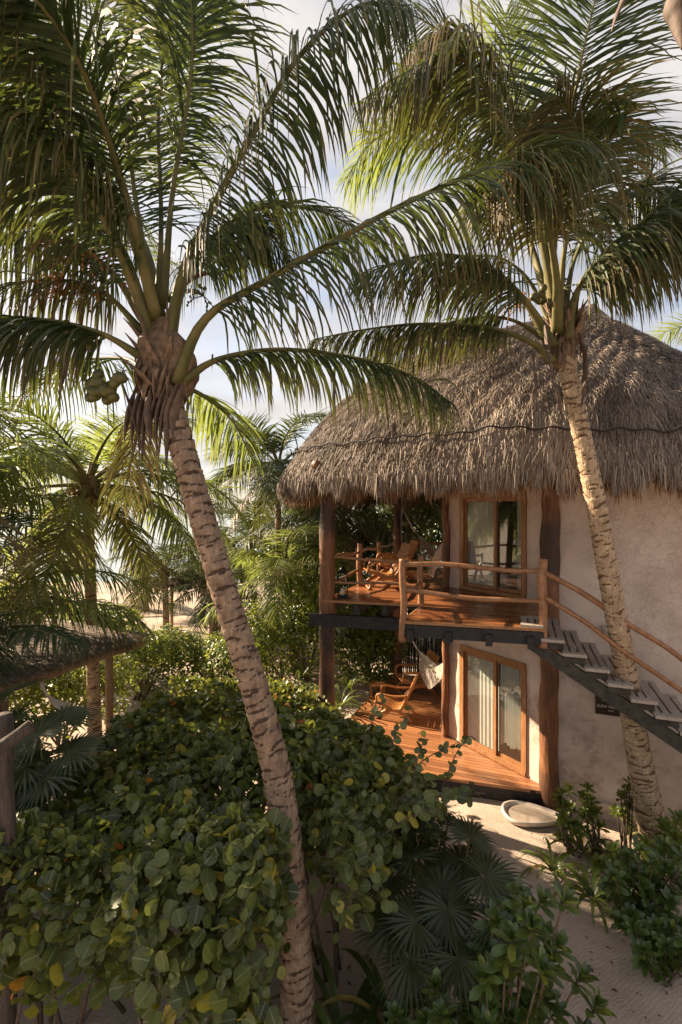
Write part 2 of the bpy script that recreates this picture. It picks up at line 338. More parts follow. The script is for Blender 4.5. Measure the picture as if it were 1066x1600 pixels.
def frames(c):
    T = nrm(np.gradient(c, axis=0)); up = A3(0, 0, 1) if abs(T[0, 2]) < .9 else A3(1, 0, 0)
    u = np.zeros_like(T); u[0] = nrm(np.cross(up, T[0]))
    for i in range(1, len(T)): u[i] = nrm(u[i-1]-T[i]*np.dot(u[i-1], T[i]))
    return T, u, np.cross(T, u)
def tube(pts, r, sides=8, n=None, flat=1.0, lump=0.0, caps=True, seed=0):
    c = curve(pts, n) if n else np.asarray(pts, float); k = len(c)
    r = np.interp(np.linspace(0, 1, k), np.linspace(0, 1, len(np.atleast_1d(r))), np.atleast_1d(r))
    T, u, v = frames(c); a = np.linspace(0, 2*np.pi, sides, endpoint=False)
    rr = r[:, None]*np.ones((1, sides))
    if lump:
        rg = np.random.default_rng(seed); ph = rg.random(8)*6.28; s = np.linspace(0, 1, k)[:, None]*np.linalg.norm(np.diff(c, axis=0), axis=1).sum()
        for j in range(4): rr = rr*(1+lump*.5*np.sin(s*(2.1+2.3*j)+ph[j]+(j % 3+1)*a[None]+ph[j+4]))
    V = c[:, None]+rr[..., None]*(np.cos(a)[None, :, None]*u[:, None]+flat*np.sin(a)[None, :, None]*v[:, None])
    i = np.arange(k-1)[:, None]*sides; j = np.arange(sides)[None]; j2 = (j+1) % sides
    Fq = np.stack([i+j, i+j2, i+sides+j2, i+sides+j], -1).reshape(-1, 4); V = V.reshape(-1, 3); Fs = [Fq]
    if caps:
        V = np.vstack([V, c[0], c[-1]]); b0 = k*sides; jj = np.arange(sides)
        Fs.append(np.stack([np.full(sides, b0), (jj+1) % sides, jj], -1)); Fs.append(np.stack([np.full(sides, b0+1), (k-1)*sides+jj, (k-1)*sides+(jj+1) % sides], -1))
    return V, Fs
def ellipsoid(c, r, nu=12, nv=8, ax=None):
    ax = np.eye(3) if ax is None else ax
    th = np.linspace(0, np.pi, nv+1)[1:-1]; ph = np.linspace(0, 2*np.pi, nu, endpoint=False)
    V = [[0, 0, 1]]+[[math.sin(t)*math.cos(p), math.sin(t)*math.sin(p), math.cos(t)] for t in th for p in ph]+[[0, 0, -1]]
    V = (np.array(V)*np.asarray(r))@ax+np.asarray(c); Fs = []; j = np.arange(nu); j2 = (j+1) % nu
    Fs.append(np.stack([np.zeros(nu, int), 1+j, 1+j2], -1)); m = len(th)
    for i in range(m-1): Fs.append(np.stack([1+i*nu+j, 1+(i+1)*nu+j, 1+(i+1)*nu+j2, 1+i*nu+j2], -1))
    Fs.append(np.stack([np.full(nu, 1+m*nu), 1+(m-1)*nu+j2, 1+(m-1)*nu+j], -1)); return V, Fs
def prism(poly, z0, z1):     # plan polygon extruded, sides and two n-gon faces
    p = np.asarray(poly, float); k = len(p); V = np.vstack([np.c_[p, np.full(k, z0)], np.c_[p, np.full(k, z1)]]); j = np.arange(k); j2 = (j+1) % k
    return V, [np.stack([j, j2, k+j2, k+j], -1), j[::-1][None], (k+j)[None]]
def instances(g, T, TF, pos, ax, sc, var=None, uv=None, **kw):
    """copy template T (k,3) faces TF at pos (n,3) with axes ax (n,3,3) rows and scale sc (n,)"""
    n, k = len(pos), len(T); V = np.einsum('kj,njl->nkl', T, ax)*np.asarray(sc)[:, None, None]+pos[:, None]
    Fs = [(f[None]+(np.arange(n)*k)[:, None, None]).reshape(-1, f.shape[1]) for f in TF]
    at = {}
    if var is not None: at['var'] = np.repeat(var, k)
    if uv is not None: at['leafuv'] = np.tile(uv, (n, 1))
    for a, b in kw.items(): at[a] = np.tile(b, n)
    g.add(V.reshape(-1, 3), Fs, **at)
def fbm(x, y, seed=0, sc=1.0):
    rg = np.random.default_rng(seed); v = 0
    for o in range(4):
        f = sc*(1.9**o); a = .5**o
        for q in range(3):
            an = rg.random()*6.28; v = v+a*np.sin((x*math.cos(an)+y*math.sin(an))*f+rg.random()*6.28)/1.7
    return v

# ---------------------------------------------------------------- ground and sea
def gz(x, y):
    z = .05*fbm(x, y, 3, .9)
    return z-np.clip((y-34)/14, 0, 1)**1.2*2.0
xs = np.sinh(np.linspace(-5.2, 5.2, 170))*4.2*.9; ys = np.concatenate([np.linspace(-14, 0, 14, endpoint=False), np.linspace(0, 14, 120, endpoint=False), 14+np.sinh(np.linspace(0, 4.4, 60))*1.9])
XX, YY = np.meshgrid(xs, ys); k = len(xs); i, j = np.meshgrid(np.arange(len(ys)-1), np.arange(k-1), indexing='ij'); q = (i*k+j).ravel()
tag(G().add(np.c_[XX.ravel(), YY.ravel(), gz(XX, YY).ravel()], np.stack([q, q+1, q+k+1, q+k], -1)).build('ground', 'sand'), kind='structure')
g = G(); g.add([[-2500, 36, -.6], [2500, 36, -.6], [2500, 3800, -.6], [-2500, 3800, -.6]], np.array([[0, 1, 2, 3]])); tag(g.build('sea', 'sea'), kind='structure')

# ---------------------------------------------------------------- the hut
HUT = empty('thatched_hut', (3.6, 8.4, 0), 'two storey plastered hut with shaggy thatch roof and two timber decks', 'hut')
def hp(g, name, mat, smooth=True, parent=None, label=None):
    o = g.build(name, mat, None, smooth)
    if parent is None: adopt(o, HUT)
    else:
        o.parent = parent; base = Vector(parent.location)+Vector(HUT.location); o.location = tuple(-base)
    if label: o['label'] = label
    return o
A_ = A3(3.55, 8.4, 0); B_ = A3(2.29, 10.3, 0); dw = nrm(B_-A_); sw = A3(.935, -.355, 0); sn = A3(.355, .935, 0)
dn_ = nrm(A3(dw[1], -dw[0], 0)); dn_ = dn_ if dn_[0] > 0 else -dn_    # into the room from the door wall
def dwp(u, d=0, z=0): return A_+dw*u+dn_*d+A3(0, 0, z)
ZL, ZU = .30, 3.5
def wallbox(g, u0, u1, z0, z1, th=.22, off=0.0):
    g.add(*box(dwp((u0+u1)/2, th/2+off, (z0+z1)/2), (u1-u0, th, z1-z0), np.array([dw, dn_, A3(0, 0, 1)])))
U0, U1, UM = .37, 1.895, 1.067
g = G()
for a, b_ in ((0, U0), (U1, 2.28)): wallbox(g, a, b_, 0, 6.6)
for z0, z1 in ((0, ZL+.02), (2.34, ZU+.02), (5.48, 6.6)): wallbox(g, U0, U1, z0, z1)
hp(g, 'door_wall', 'plaster', False)
g = G(); L = 6.5
g.add(*box(A_+sw*L/2+sn*.11+A3(0, 0, 3.3), (L, .22, 6.6), np.array([sw, sn, A3(0, 0, 1)])))
hp(g, 'stair_wall', 'plaster', False)
g = G(); g.add(*box(A_+sw*(.35+L/2)-sn*.03+A3(0, 0, .10), (L-.3, .08, .26), np.array([sw, sn, A3(0, 0, 1)]))); hp(g, 'plinth', 'plaster', False)
g = G(); bd = nrm(A3(1.0, 3.2, 0)); g.add(*box(B_+bd*1.75+A3(.12, 0, 3.3), (3.5, .22, 6.6), np.array([bd, nrm(A3(bd[1], -bd[0], 0)), A3(0, 0, 1)]))); hp(g, 'back_wall', 'plaster', False)
g = G()
C1 = A_+sw*6.4; rp = [A_+dn_*.3+sw*.2, C1+sn*.3, C1+sn*5, B_+A3(1.5, 3.2, 0), B_+A3(.4, .2, 0)]
pl = [p[:2] for p in rp]
for z in (.18, 3.36): g.add(*prism(pl, z, z+.1))
g.add(*prism(pl, 5.7, 5.8))
g.add(*box(dwp(1.0, 3.4, 2.9), (7, .1, 5.9), np.array([dw, dn_, A3(0, 0, 1)])))
hp(g, 'room_shell', 'room', False)

def make_door(z0, z1, lab):
    d = bpy.data.objects.new('sliding_door', None); COL.objects.link(d); d.parent = HUT; d.location = tuple(Vector(dwp(1.1, 0, z0))-Vector(HUT.location))
    d['label'] = lab
    ax = np.array([dw, dn_, A3(0, 0, 1)]); g = G(); fw = .075
    def bx(u0, u1, a, b_, d0, d1): g.add(*box(dwp((u0+u1)/2, (d0+d1)/2, (a+b_)/2), (u1-u0, d1-d0, b_-a), ax))
    bx(U0-.02, U1+.02, z1-.07, z1+.04, -.035, .12); bx(U0-.02, U1+.02, z0-.01, z0+.06, -.045, .12)
    bx(U0-.03, U0+fw, z0+.06, z1-.07, -.03, .12); bx(U1-fw, U1+.03, z0+.06, z1-.07, -.03, .12)
    hp(g, 'frame', 'frame', False, d)
    for (a, b_, dd) in ((U0+fw, UM+.03, .06), (UM-.03, U1-fw, .015)):
        g = G(); s = .055
        def b2(u0, u1, aa, bb): g.add(*box(dwp((u0+u1)/2, dd+.02, (aa+bb)/2), (u1-u0, .035, bb-aa), ax))
        b2(a, a+s, z0+.062, z1-.072); b2(b_-s, b_, z0+.062, z1-.072); b2(a+s, b_-s, z0+.062, z0+.13); b2(a+s, b_-s, z1-.135, z1-.072)
        hp(g, 'sash', 'frame', False, d)
        g = G(); g.add(*box(dwp((a+b_)/2, dd+.02, (z0+z1)/2), (b_-a-2*s, .008, z1-z0-.26), ax)); hp(g, 'pane', 'glass', False, d)
    def curt(a, b_, folds, zb, amp=.035):
        n = 90; u = np.linspace(a, b_, n); dd = .125+amp*.7*np.sin(np.linspace(0, folds*2*np.pi, n)+.6*np.sin(np.linspace(0, 9, n)))
        zz = np.linspace(0, 1, 10); V = []
        for t in zz:
            zt = z1-.08-(z1-.08-zb)*t+(.03*np.sin(u*23) if t == 1 else 0)
            V.append(np.stack([*(dwp(0)[:2, None]+dw[:2, None]*u+dn_[:2, None]*(dd)), np.broadcast_to(zt, u.shape)], -1))
        V = np.concatenate(V); i, j = np.meshgrid(np.arange(9), np.arange(n-1), indexing='ij'); q = (i*n+j).ravel()
        g = G(); g.add(V, np.stack([q, q+1, q+n+1, q+n], -1)); hp(g, 'curtain', 'curtain', True, d)
    return curt
cu = make_door(ZL+.03, 2.31, 'ground floor sliding glass door with white curtains'); cu(UM-.02, U1-.04, 9, ZL+.08, .010); cu(U0+.10, UM-.06, 7, ZL+.34, .045)
cu = make_door(ZU+.02, 5.44, 'upper floor sliding glass door reflecting palms'); cu(UM+.10, U1-.05, 9, ZU+.06, .02); cu(U0+.07, U0+.26, 3, ZU+.06)

def post(x, y, z0, z1, r, seed, mat='post', lump=.09, name='post', lean=(0, 0)):
    n = 40; t = np.linspace(0, 1, n); rg = np.random.default_rng(seed)
    c = np.c_[x+lean[0]*t+.011*np.sin(t*7+seed), y+lean[1]*t+.011*np.sin(t*5+seed*2), z0+(z1-z0)*t]
    g = G(); g.add(*tube(c, [r*1.08, r*.95, r*1.02, r*.92], 16, lump=lump, seed=seed)); return hp(g, name, mat)
post(-.25, 8.86, -.1, 5.95, .145, 1); post(1.62, 13.8, -.1, 5.9, .13, 2); post(3.60, 8.28, -.1, 6.2, .155, 3, lump=.09)
post(2.24, 10.28, -.1, 6.2, .075, 4, lump=.25)
# upper deck, its outline and joists
P1 = A3(-.36, 8.74, 0); CC = A3(1.40, 8.28, 0); N1 = A3(.90, 7.06, 0); N2 = A3(2.78, 6.58, 0)
UP = [P1, CC, N1, N2, N2+sn*1.55, A_+A3(.02, 0, 0), B_, B_+bd*3.2, A3(1.45, 13.75, 0), A3(.33, 10.5, 0)]
g = G(); g.add(*prism([p[:2] for p in UP], ZU-.035, ZU)); hp(g, 'upper_deck', 'deck_up', False)
g = G()
def fasc(a, b_, off=0.0): g.add(*beam(a+A3(0, 0, ZU-.018), b_+A3(0, 0, ZU-.018), .03, .042))
fasc(P1, CC); fasc(N1-sn*.002, N2); fasc(CC, N1)
hp(g, 'deck_edging', 'frame', False)
g = G()
e = nrm(CC-P1)
g.add(*beam(P1-e*.22+A3(0, .0, 3.14), CC+e*.1+A3(0, 0, 3.14), .09, .21))
g.add(*beam(N1+sn*.05+A3(0, 0, 3.355), N2+sn*.05+A3(0, 0, 3.355), .07, .18))
g.add(*beam(P1+sn*4.6+A3(0, 0, 3.14), B_+A3(-.2, 2.5, 3.14), .09, .2))
for k_ in range(5):
    p = P1+e*(.12+k_*.52)+A3(0, 0, 3.355); g.add(*beam(p+A3(0, .03, 0), p+sn*4.8, .10, .18))
for k_ in range(4):
    p = N1+nrm(N2-N1)*(.12+k_*.55); g.add(*beam(p-sn*.05+A3(0, 0, 3.30), p+sn*2.2+A3(0, 0, 3.30), .085, .16))
hp(g, 'deck_joists', 'black', False)
# lower deck
LD = [A3(3.72, 8.18, 0), A3(.15, 9.13, 0), A3(-.32, 9.9, 0), A3(1.34, 13.95, 0), B_+bd*3.2, B_, A_]
g = G(); g.add(*prism([p[:2] for p in LD], ZL-.05, ZL)); hp(g, 'lower_deck', 'deck_low', False)
g = G(); q1, q2 = LD[1]+A3(0, 0, .12), LD[0]+A3(0, 0, .12); g.add(*beam(q1+sn*.05, q2+sn*.05, .04, .26)); hp(g, 'deck_skirt', 'black', False)

def pole(a, b_, r, name='rail', seed=0, sag=.02, parent=HUT):
    a, b_ = np.asarray(a), np.asarray(b_); n = 14; t = np.linspace(0, 1, n)[:, None]; c = a*(1-t)+b_*t; rg = np.random.default_rng(seed)
    c = c+A3(0, 0, 1)*(sag*np.sin(t*(5+rg.random()*3)+rg.random()*6)); g = G(); g.add(*tube(c, [r*1.1, r*.95, r*1.03, r*.88], 10, n=36, lump=.08, seed=seed)); return hp(g, name, 'rail')
def newel(p, h, r, seed, z0=ZU): return post(p[0], p[1], z0-.0, z0+h, r, seed, 'rail', .07, 'railing_post')
n1p, n2p, cp = N1+A3(.02, .06, 0), N2+A3(-.02, .08, 0), CC+A3(-.02, .06, 0)
post(n1p[0], n1p[1], ZU-.32, ZU+.90, .052, 11, 'rail', .06, 'railing_post'); post(n2p[0]+.04, n2p[1], ZU-.28, ZU+.95, .062, 12, 'rail', .07, 'railing_post')
newel(cp, .84, .05, 13)
pa, pb = A3(.40, 10.4, 0), A3(.95, 12.0, 0); newel(pa, .92, .06, 14); newel(pb, .86, .055, 15)
pq = A3(1.62, 13.8, 0); p1 = A3(-.25, 8.86, 0)
for (a, b_, za, zb, r, s) in ((n1p, n2p, .83, .79, .036, 1), (n1p, n2p, .43, .34, .034, 2), (p1, cp, .76, .74, .03, 3), (p1, cp, .33, .32, .028, 4), (cp, n1p, .74, .83, .028, 5), (cp, n1p, .36, .42, .026, 6),
                           (p1, pa, .74, .74, .03, 7), (pa, pb, .74, .72, .03, 8), (pb, pq, .72, .70, .028, 9), (p1, pa, .28, .33, .028, 10), (pa, pb, .33, .32, .028, 11),
                           (pq, B_+bd*3.1, .70, .72, .028, 12)):
    pole(a+A3(0, 0, ZU+za), b_+A3(0, 0, ZU+zb), r, seed=s)
# staircase: slotted grey treads on two dark stringers
ST = bpy.data.objects.new('staircase', None); COL.objects.link(ST); ST.parent = HUT; ST.location = tuple(Vector(N2)+Vector((0, 0, ZU))-Vector(HUT.location))
GO, RI, DEP = .268, .170, 1.42
def tread(k_):
    o = N2+sw*(-.30+GO*k_)-sn*.01+A3(0, 0, ZU+.012-RI*k_+ (0 if k_ else .004)); g = G(); w = .295; ax = np.array([sw, sn, A3(0, 0, 1)]); th = .045
    dep = DEP if k_ else .62
    for q in range(3):
        g.add(*box(o+sw*(w/6+q*w/3)+sn*(dep/2), (w/3-.028, dep-.2, th), ax))
    g.add(*box(o+sw*w/2+sn*.06, (w, .12, th-.004), ax)); g.add(*box(o+sw*w/2+sn*(dep-.06), (w, .12, th-.004), ax))
    hp(g, 'tread', 'grey', False, ST)
for k_ in range(17): tread(k_)
for off in (.12, DEP-.16):
    g = G(); a = N2+sw*(-.30)+sn*off; nn = 17
    top = [(GO*(k_), ZU-.02-RI*k_) for k_ in range(1, nn)]
    for k_ in range(1, nn):       # blocks under every tread, on a sloping beam
        c = a+sw*(GO*k_+.15)+A3(0, 0, ZU-RI*k_-.065); g.add(*box(c, (.262, .085, .11), np.array([sw, sn, A3(0, 0, 1)])))
    s0 = a+sw*(GO*.55)+A3(0, 0, ZU-RI*.6-.145); s1 = a+sw*(GO*nn)+A3(0, 0, ZU-RI*nn-.145); g.add(*beam(s0, s1, .08, .17)); hp(g, 'stringer', 'mossy', False, ST)
sr = N2+sn*.10
for k_ in (8, 14):
    pass
for (za, zb, r, s) in ((.78, .72, .034, 31), (.40, .34, .030, 32)):
    n = 17; a = n2p+A3(.05, -.02, ZU+za); b_ = a+sw*GO*14.5+A3(0, 0, -RI*14.5-.06)
    t = np.linspace(0, 1, 9)[:, None]; c = a*(1-t)+b_*t+A3(0, 0, 1)*(.035*np.sin(t*9+s)+.02*np.sin(t*19)); g = G(); g.add(*tube(c, [r*1.15, r, r*.9], 10, n=60, lump=.10, seed=s))
    hp(g, 'stair_rail', 'rail', True, ST)
rb = n2p+sw*GO*14.6; post(rb[0]+.03, rb[1], -.05, ZU-RI*14.5+.8, .055, 41, 'rail', .07, 'railing_post')

# roof
APX = A3(6.05, 11.5, 0)
EV = np.array([(-1.22, 10.2), (-.95, 8.95), (.25, 7.75), (1.6, 6.95), (3.0, 6.45), (4.5, 6.35), (6.3, 6.7), (8.4, 8.0), (10.4, 10.5), (11, 13.5), (9.5, 16.5), (6, 17.5), (2.5, 16.4), (0, 14.2), (-1.1, 12.1)])
rr_ = [0, .26, .49, .69, .85, .935, .975, 1.0]; zz_ = [5.0, 4.25, 3.70, 3.05, 2.12, 1.38, .92, .62]
def eave(t):
    n = len(EV); q = np.vstack([EV[-1], EV, EV[:2]]); u = (np.asarray(t) % 1.0)*n; i = np.minimum(u.astype(int), n-1); f = (u-i)[..., None]
    a, b_, c, d = q[i], q[i+1], q[i+2], q[i+3] if i.max() < n else q[i+3]
    return .5*(2*b_+(c-a)*f+(2*a-5*b_+4*c-d)*f**2+(3*b_-3*c+d-a)*f**3)
BULGE = np.array([1, .95, .85, .65, .45, .25, .12, .1, .1, .1, .2, .5, .8, 1, 1])
def zprof(t, r):
    n = len(BULGE); b_ = np.interp((np.asarray(t) % 1.0)*n, np.arange(n+1), np.r_[BULGE, BULGE[0]]); q = np.asarray(r)
    low = np.interp(q, [0, .12, .88, .94, .975, 1.0], [5.0, 4.36, 1.55, 1.20, .92, .62])
    return low*(1-b_)+np.interp(q, rr_, zz_)*b_
def roofp(t, r, lift=0.0):
    e2 = eave(t); zs = zprof(t, r)
    w = .035*np.sin(t*41+3+r*5)*np.sin(r*9+t*7)+.025*np.sin(t*97+r*31)*np.sin(r*23+t*53)+.018*np.sin(t*320+r*40)
    return np.concatenate([APX[:2]+(e2-APX[:2])*np.asarray(r)[..., None], (CAMZ+zs+w*np.minimum(1, r*3)+lift)[..., None]], -1)
def shell(lift, r1=1.0, nt=200, nr=50):
    t = np.linspace(0, 1, nt, endpoint=False); r = np.linspace(0.0, 1, nr)**.9*r1; T_, R_ = np.meshgrid(t, r); V = roofp(T_.ravel(), R_.ravel(), lift)
    i, j = np.meshgrid(np.arange(nr-1), np.arange(nt), indexing='ij'); a = (i*nt+j).ravel(); b_ = (i*nt+(j+1) % nt).ravel(); return V, np.stack([a, b_, b_+nt, a+nt], -1)
RF = bpy.data.objects.new('thatch_roof', None); COL.objects.link(RF); RF.parent = HUT; RF.location = tuple(Vector((APX[0], APX[1], CAMZ))-Vector(HUT.location))
g = G(); g.add(*shell(0)); hp(g, 'thatch_core', 'thatch_base', True, RF)
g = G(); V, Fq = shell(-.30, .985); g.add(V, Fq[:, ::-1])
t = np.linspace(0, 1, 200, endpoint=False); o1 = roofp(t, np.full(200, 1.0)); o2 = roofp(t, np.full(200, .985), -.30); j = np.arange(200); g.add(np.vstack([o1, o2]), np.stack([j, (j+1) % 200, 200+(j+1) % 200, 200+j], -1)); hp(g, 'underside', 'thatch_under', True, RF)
def straws(n, tlo, thi, rlo, rhi, ln, wd, liftr, hang=0.0, seed=5):
    rg = np.random.default_rng(seed); t = tlo+(thi-tlo)*rg.random(n); r = np.sqrt(rlo**2+(rhi**2-rlo**2)*rg.random(n))
    p = roofp(t, r); p2 = roofp(t, np.minimum(r+.02, 1.0)+0); p3 = roofp(t+.0008, r)
    d = nrm(p2-roofp(t, np.minimum(r+.02, 1.0)-.02)); s = nrm(p3-p); nn = nrm(np.cross(s, d)); nn = np.where(nn[:, 2:3] < 0, -nn, nn)
    d = nrm(d+s*rg.normal(0, .30, (n, 1))+nn*rg.normal(.10, .13, (n, 1))-A3(0, 0, 1)*hang)
    L_ = ln*(.5+rg.random(n)[:, None]); w = wd*(.6+.8*rg.random((n, 1))); lf = liftr*rg.random((n, 1))
    base = p+nn*(lf-.01); tw = nrm(s+nn*rg.normal(0, .5, (n, 1))); mid = base+d*L_*.55; tip = base+d*L_-A3(0, 0, 1)*.10*L_
    V = np.stack([base-tw*w/2, base+tw*w/2, mid+tw*w/2, mid-tw*w/2, tip+tw*w*.15, tip-tw*w*.15], 1).reshape(-1, 3); q = np.arange(n)*6
    return V, np.concatenate([np.stack([q, q+1, q+2, q+3], -1), np.stack([q+3, q+2, q+4, q+5], -1)]), np.repeat(np.clip(.62*rg.random(n)+.19*fbm(p[:, 0]+p[:, 2], p[:, 1]-p[:, 2], 4, 1.6)+.10*fbm(t*60, r*14, 5, 2.2)+.2, 0, 1), 6)
g = G()
for args in ((135000, -.10, .52, .12, .97, .135, .0075, .05, .0, 5), (9000, .52, .90, .1, .97, .25, .03, .05, 0, 6), (36000, -.12, .50, .90, .985, .28, .010, .06, .55, 8)):
    V, Fq, va = straws(*args); g.add(V, Fq, var=va)
hp(g, 'thatch_straw', 'straw', False, RF)
def fringe(n, tlo, thi, seed, zt, length, rad, mat, inset=0.0):
    rg = np.random.default_rng(seed); t = tlo+(thi-tlo)*rg.random(n); r = rad+.03*rg.random(n)-.03; p = roofp(t, r); p[:, 2] = CAMZ+zt+(rg.random(n)**1.5)*.42-.02+.03*np.sin(t*200); p[:, :2] += (APX[:2]-p[:, :2])*((p[:, 2]-CAMZ-zt)*.075)[:, None]
    s = nrm(roofp(t+.0008, r)-roofp(t, r)); o = nrm(A3(0, 0, 0)+np.c_[s[:, 1], -s[:, 0], np.zeros(n)]); cdir = p[:, :2]-APX[:2]; o = np.where(((o[:, :2]*cdir).sum(1) < 0)[:, None], -o, o)
    clump = .06*np.sin(t*430)+.05*np.sin(t*951+2)+.06*np.sin(t*173); L_ = (length*(.55+.6*rg.random(n))+clump)[:, None]; w = .0085*(.6+rg.random((n, 1)))
    d = nrm(A3(0, 0, -1)+o*rg.normal(.08, .12, (n, 1))+s*rg.normal(0, .10, (n, 1))); mid = p+d*L_*.6; tip = p+nrm(d+A3(0, 0, -.4)+s*rg.normal(0, .08, (n, 1)))*L_
    tw = nrm(s+o*rg.normal(0, .6, (n, 1))); V = np.stack([p-tw*w/2, p+tw*w/2, mid+tw*w/2, mid-tw*w/2, tip+tw*w*.1, tip-tw*w*.1], 1).reshape(-1, 3); q = np.arange(n)*6
    g = G(); g.add(V, np.concatenate([np.stack([q, q+1, q+2, q+3], -1), np.stack([q+3, q+2, q+4, q+5], -1)]), var=np.repeat(rg.random(n), 6)); return g
hp(fringe(42000, -.16, .50, 21, .60, .27, 1.01, 'straw'), 'eave_fringe', 'straw', False, RF)
hp(fringe(14000, -.25, .60, 22, .40, .20, .975, 'straw_warm'), 'inner_fringe', 'straw_warm', False, RF)
hp(fringe(7000, .75, 1.0, 24, .45, .28, 1.0, 'straw_warm'), 'back_fringe', 'straw_warm', False, RF)
t = np.linspace(-.10, .52, 240); c = roofp(t, np.full(240, .955), .05); c[:, 2] += .015*np.sin(t*90)+.02*np.sin(t*37+1); o = nrm(c-np.append(APX[:2], CAMZ)); o[:, 2] = 0; c += o*.08
g = G(); g.add(*tube(c, [.014], 6)); hp(g, 'rope', 'rope', True, RF)
g = G()
for k_ in range(34):           # rafters under the thatch
    tt = k_/34.; a = roofp(np.array([tt]), np.array([.975]), -.50)[0]; b_ = roofp(np.array([tt]), np.array([.25]), -.60)[0]
    g.add(*tube(curve([a, roofp(np.array([tt]), np.array([.6]), -.52)[0], b_], 6), [.035], 6))
hp(g, 'rafters', 'pole', True, RF)
g = G(); ring = [A3(-.3, 8.9, 5.93), A3(3.6, 8.3, 5.93)]; g.add(*tube([A3(-.6, 8.98, 5.9), A3(4.2, 8.15, 5.98)], [.08], 10)); g.add(*tube([A3(-.45, 8.4, 5.93), A3(1.9, 14.4, 5.95)], [.08], 10)); hp(g, 'ring_beam', 'post')

# sign and sconce on the stair wall
s0 = P(951, 1103, 7.93); s0 = A_+sw*np.dot(s0-A_, sw)-sn*.022+A3(0, 0, s0[2]); ax = np.array([sw, sn, A3(0, 0, 1)])
SG = empty('sign', s0, 'small dark brown name board with pale lettering on the plaster wall under the stairs', 'sign')
g = G(); g.add(*box(A3(0, 0, 0), (.36, .03, .38), ax)); g.build('board', 'sign', SG, False)
def text(body, size, dx, dz):
    c = bpy.data.curves.new('lettering', 'FONT'); c.body = body; c.size = size; c.align_x = 'CENTER'; c.extrude = .002; c.materials.append(M['paint'])
    o = bpy.data.objects.new('lettering', c); COL.objects.link(o); o.parent = SG; p = sw*dx-sn*.018+A3(0, 0, dz); o.location = tuple(p); o.rotation_euler = (R(90), 0, ANG)
    me = bpy.data.meshes.new_from_object(o); o2 = bpy.data.objects.new('lettering', me); COL.objects.link(o2); o2.parent = SG; o2.location = o.location; o2.rotation_euler = o.rotation_euler; bpy.data.objects.remove(o); return o2
text('KAH NAB', .072, .0, -.07); text('SUITE', .034, .05, -.125)
g = G()
for (cx_, cz_, rx_) in ((-.055, .085, .03), (0, .10, .032), (.05, .08, .03)):
    a = np.linspace(.2, 5.2, 18); g.add(*tube(np.array([sw*(cx_+rx_*math.cos(q)*(1-q*.08))-sn*.018+A3(0, 0, cz_+rx_*.8*math.sin(q)*(1-q*.08)) for q in a]), [.003], 5))
for zz in (.04, .055): g.add(*tube(np.array([sw*x-sn*.018+A3(0, 0, zz+.006*math.sin(x*70)) for x in np.linspace(-.09, .08, 24)]), [.0028], 5))
g.build('wave_emblem', 'paint', SG)
sc = P(951, 990, 7.93); sc = A_+sw*np.dot(sc-A_, sw)-sn*.05+A3(0, 0, sc[2]); g = G()
for k_ in range(1): g.add(*tube([sc+A3(0, 0, -.09), sc+A3(0, 0, .0), sc+A3(0, 0, .10)], [.035, .065, .10], 14)); g.add(*box(sc+sn*.03+A3(0, 0, -.02), (.07, .06, .10), ax))
tag(g.build('wall_sconce', 'basin'), 'small cream plaster wall lamp half hidden behind the leaning palm trunk', 'wall lamp')

# lounge chairs
def make_chair(loc, hd, label, group, sc=1.0):
    r = empty('lounge_chair', loc, label, 'chair', group); f = nrm(A3(hd[0], hd[1], 0)); s = A3(-f[1], f[0], 0); up = A3(0, 0, 1)
    W_ = .56*sc
    def q(x, y, z): return (f*x+s*y+up*z)*sc
    pr = curve([q(.44, 0, .40), q(.25, 0, .36), q(0, 0, .27), q(-.17, 0, .30), q(-.28, 0, .50), q(-.42, 0, .80), q(-.47, 0, .93)], 40)
    g = G(); dd = np.linalg.norm(np.diff(pr, axis=0), axis=1).cumsum(); dd = np.r_[0, dd]; Lt = dd[-1]
    def at(x): return np.array([np.interp(x, dd, pr[:, i]) for i in range(3)])
    nb = 20; split = int(nb*.47)
    for k_ in range(nb):
        a, b_ = at(Lt*(k_+.06)/nb), at(Lt*(k_+.94)/nb); d = nrm(b_-a); g.add(*box((a+b_)/2, (np.linalg.norm(b_-a), W_*.9, .018*sc), np.array([d, s, np.cross(d, s)])))
        if k_ == split: g.build('seat', 'chair', r, False); g = G()
    g.build('backrest', 'chair', r, False)
    for sd in (-1, 1):
        y = sd*W_/2/sc
        g = G(); c = pr+s*(sd*W_/2)-np.array([0, 0, .015]); g.add(*tube(c, [.026*sc], 8, flat=1.3)); g.build('side_frame', 'chair', r)
        g = G(); c = curve([q(.40, y, 0), q(.30, y, .13), q(.10, y, .235), q(-.12, y, .235), q(-.30, y, .13), q(-.42, y, 0)], 24); g.add(*tube(c, [.022*sc, .034*sc, .034*sc, .022*sc], 8, flat=1.3)); g.build('leg', 'chair', r)
        g = G(); c = curve([q(.40, y, .39), q(.39, y, .53), q(.30, y*1.06, .585), q(0, y*1.08, .565), q(-.33, y*1.02, .60)], 24); g.add(*tube(c, [.022*sc, .026*sc, .030*sc, .024*sc], 8)); g.build('armrest', 'chair', r)
    for (a, b_) in ((0, .235), (.38, .03)): g = G(); g.add(*tube([q(a, -W_/2/sc, b_), q(a, W_/2/sc, b_)], [.018*sc], 8)); g.build('stretcher', 'chair', r)
    return r
GC = 'slatted teak lounge chairs on the two decks'
make_chair((.93, 10.15, ZU), (-1, -.12), 'curved teak lounge chair on the upper deck nearest the railing post and lantern', GC)
make_chair((1.30, 11.4, ZU), (-.98, -.1), 'teak lounge chair on the upper deck in front of the hammock', GC)
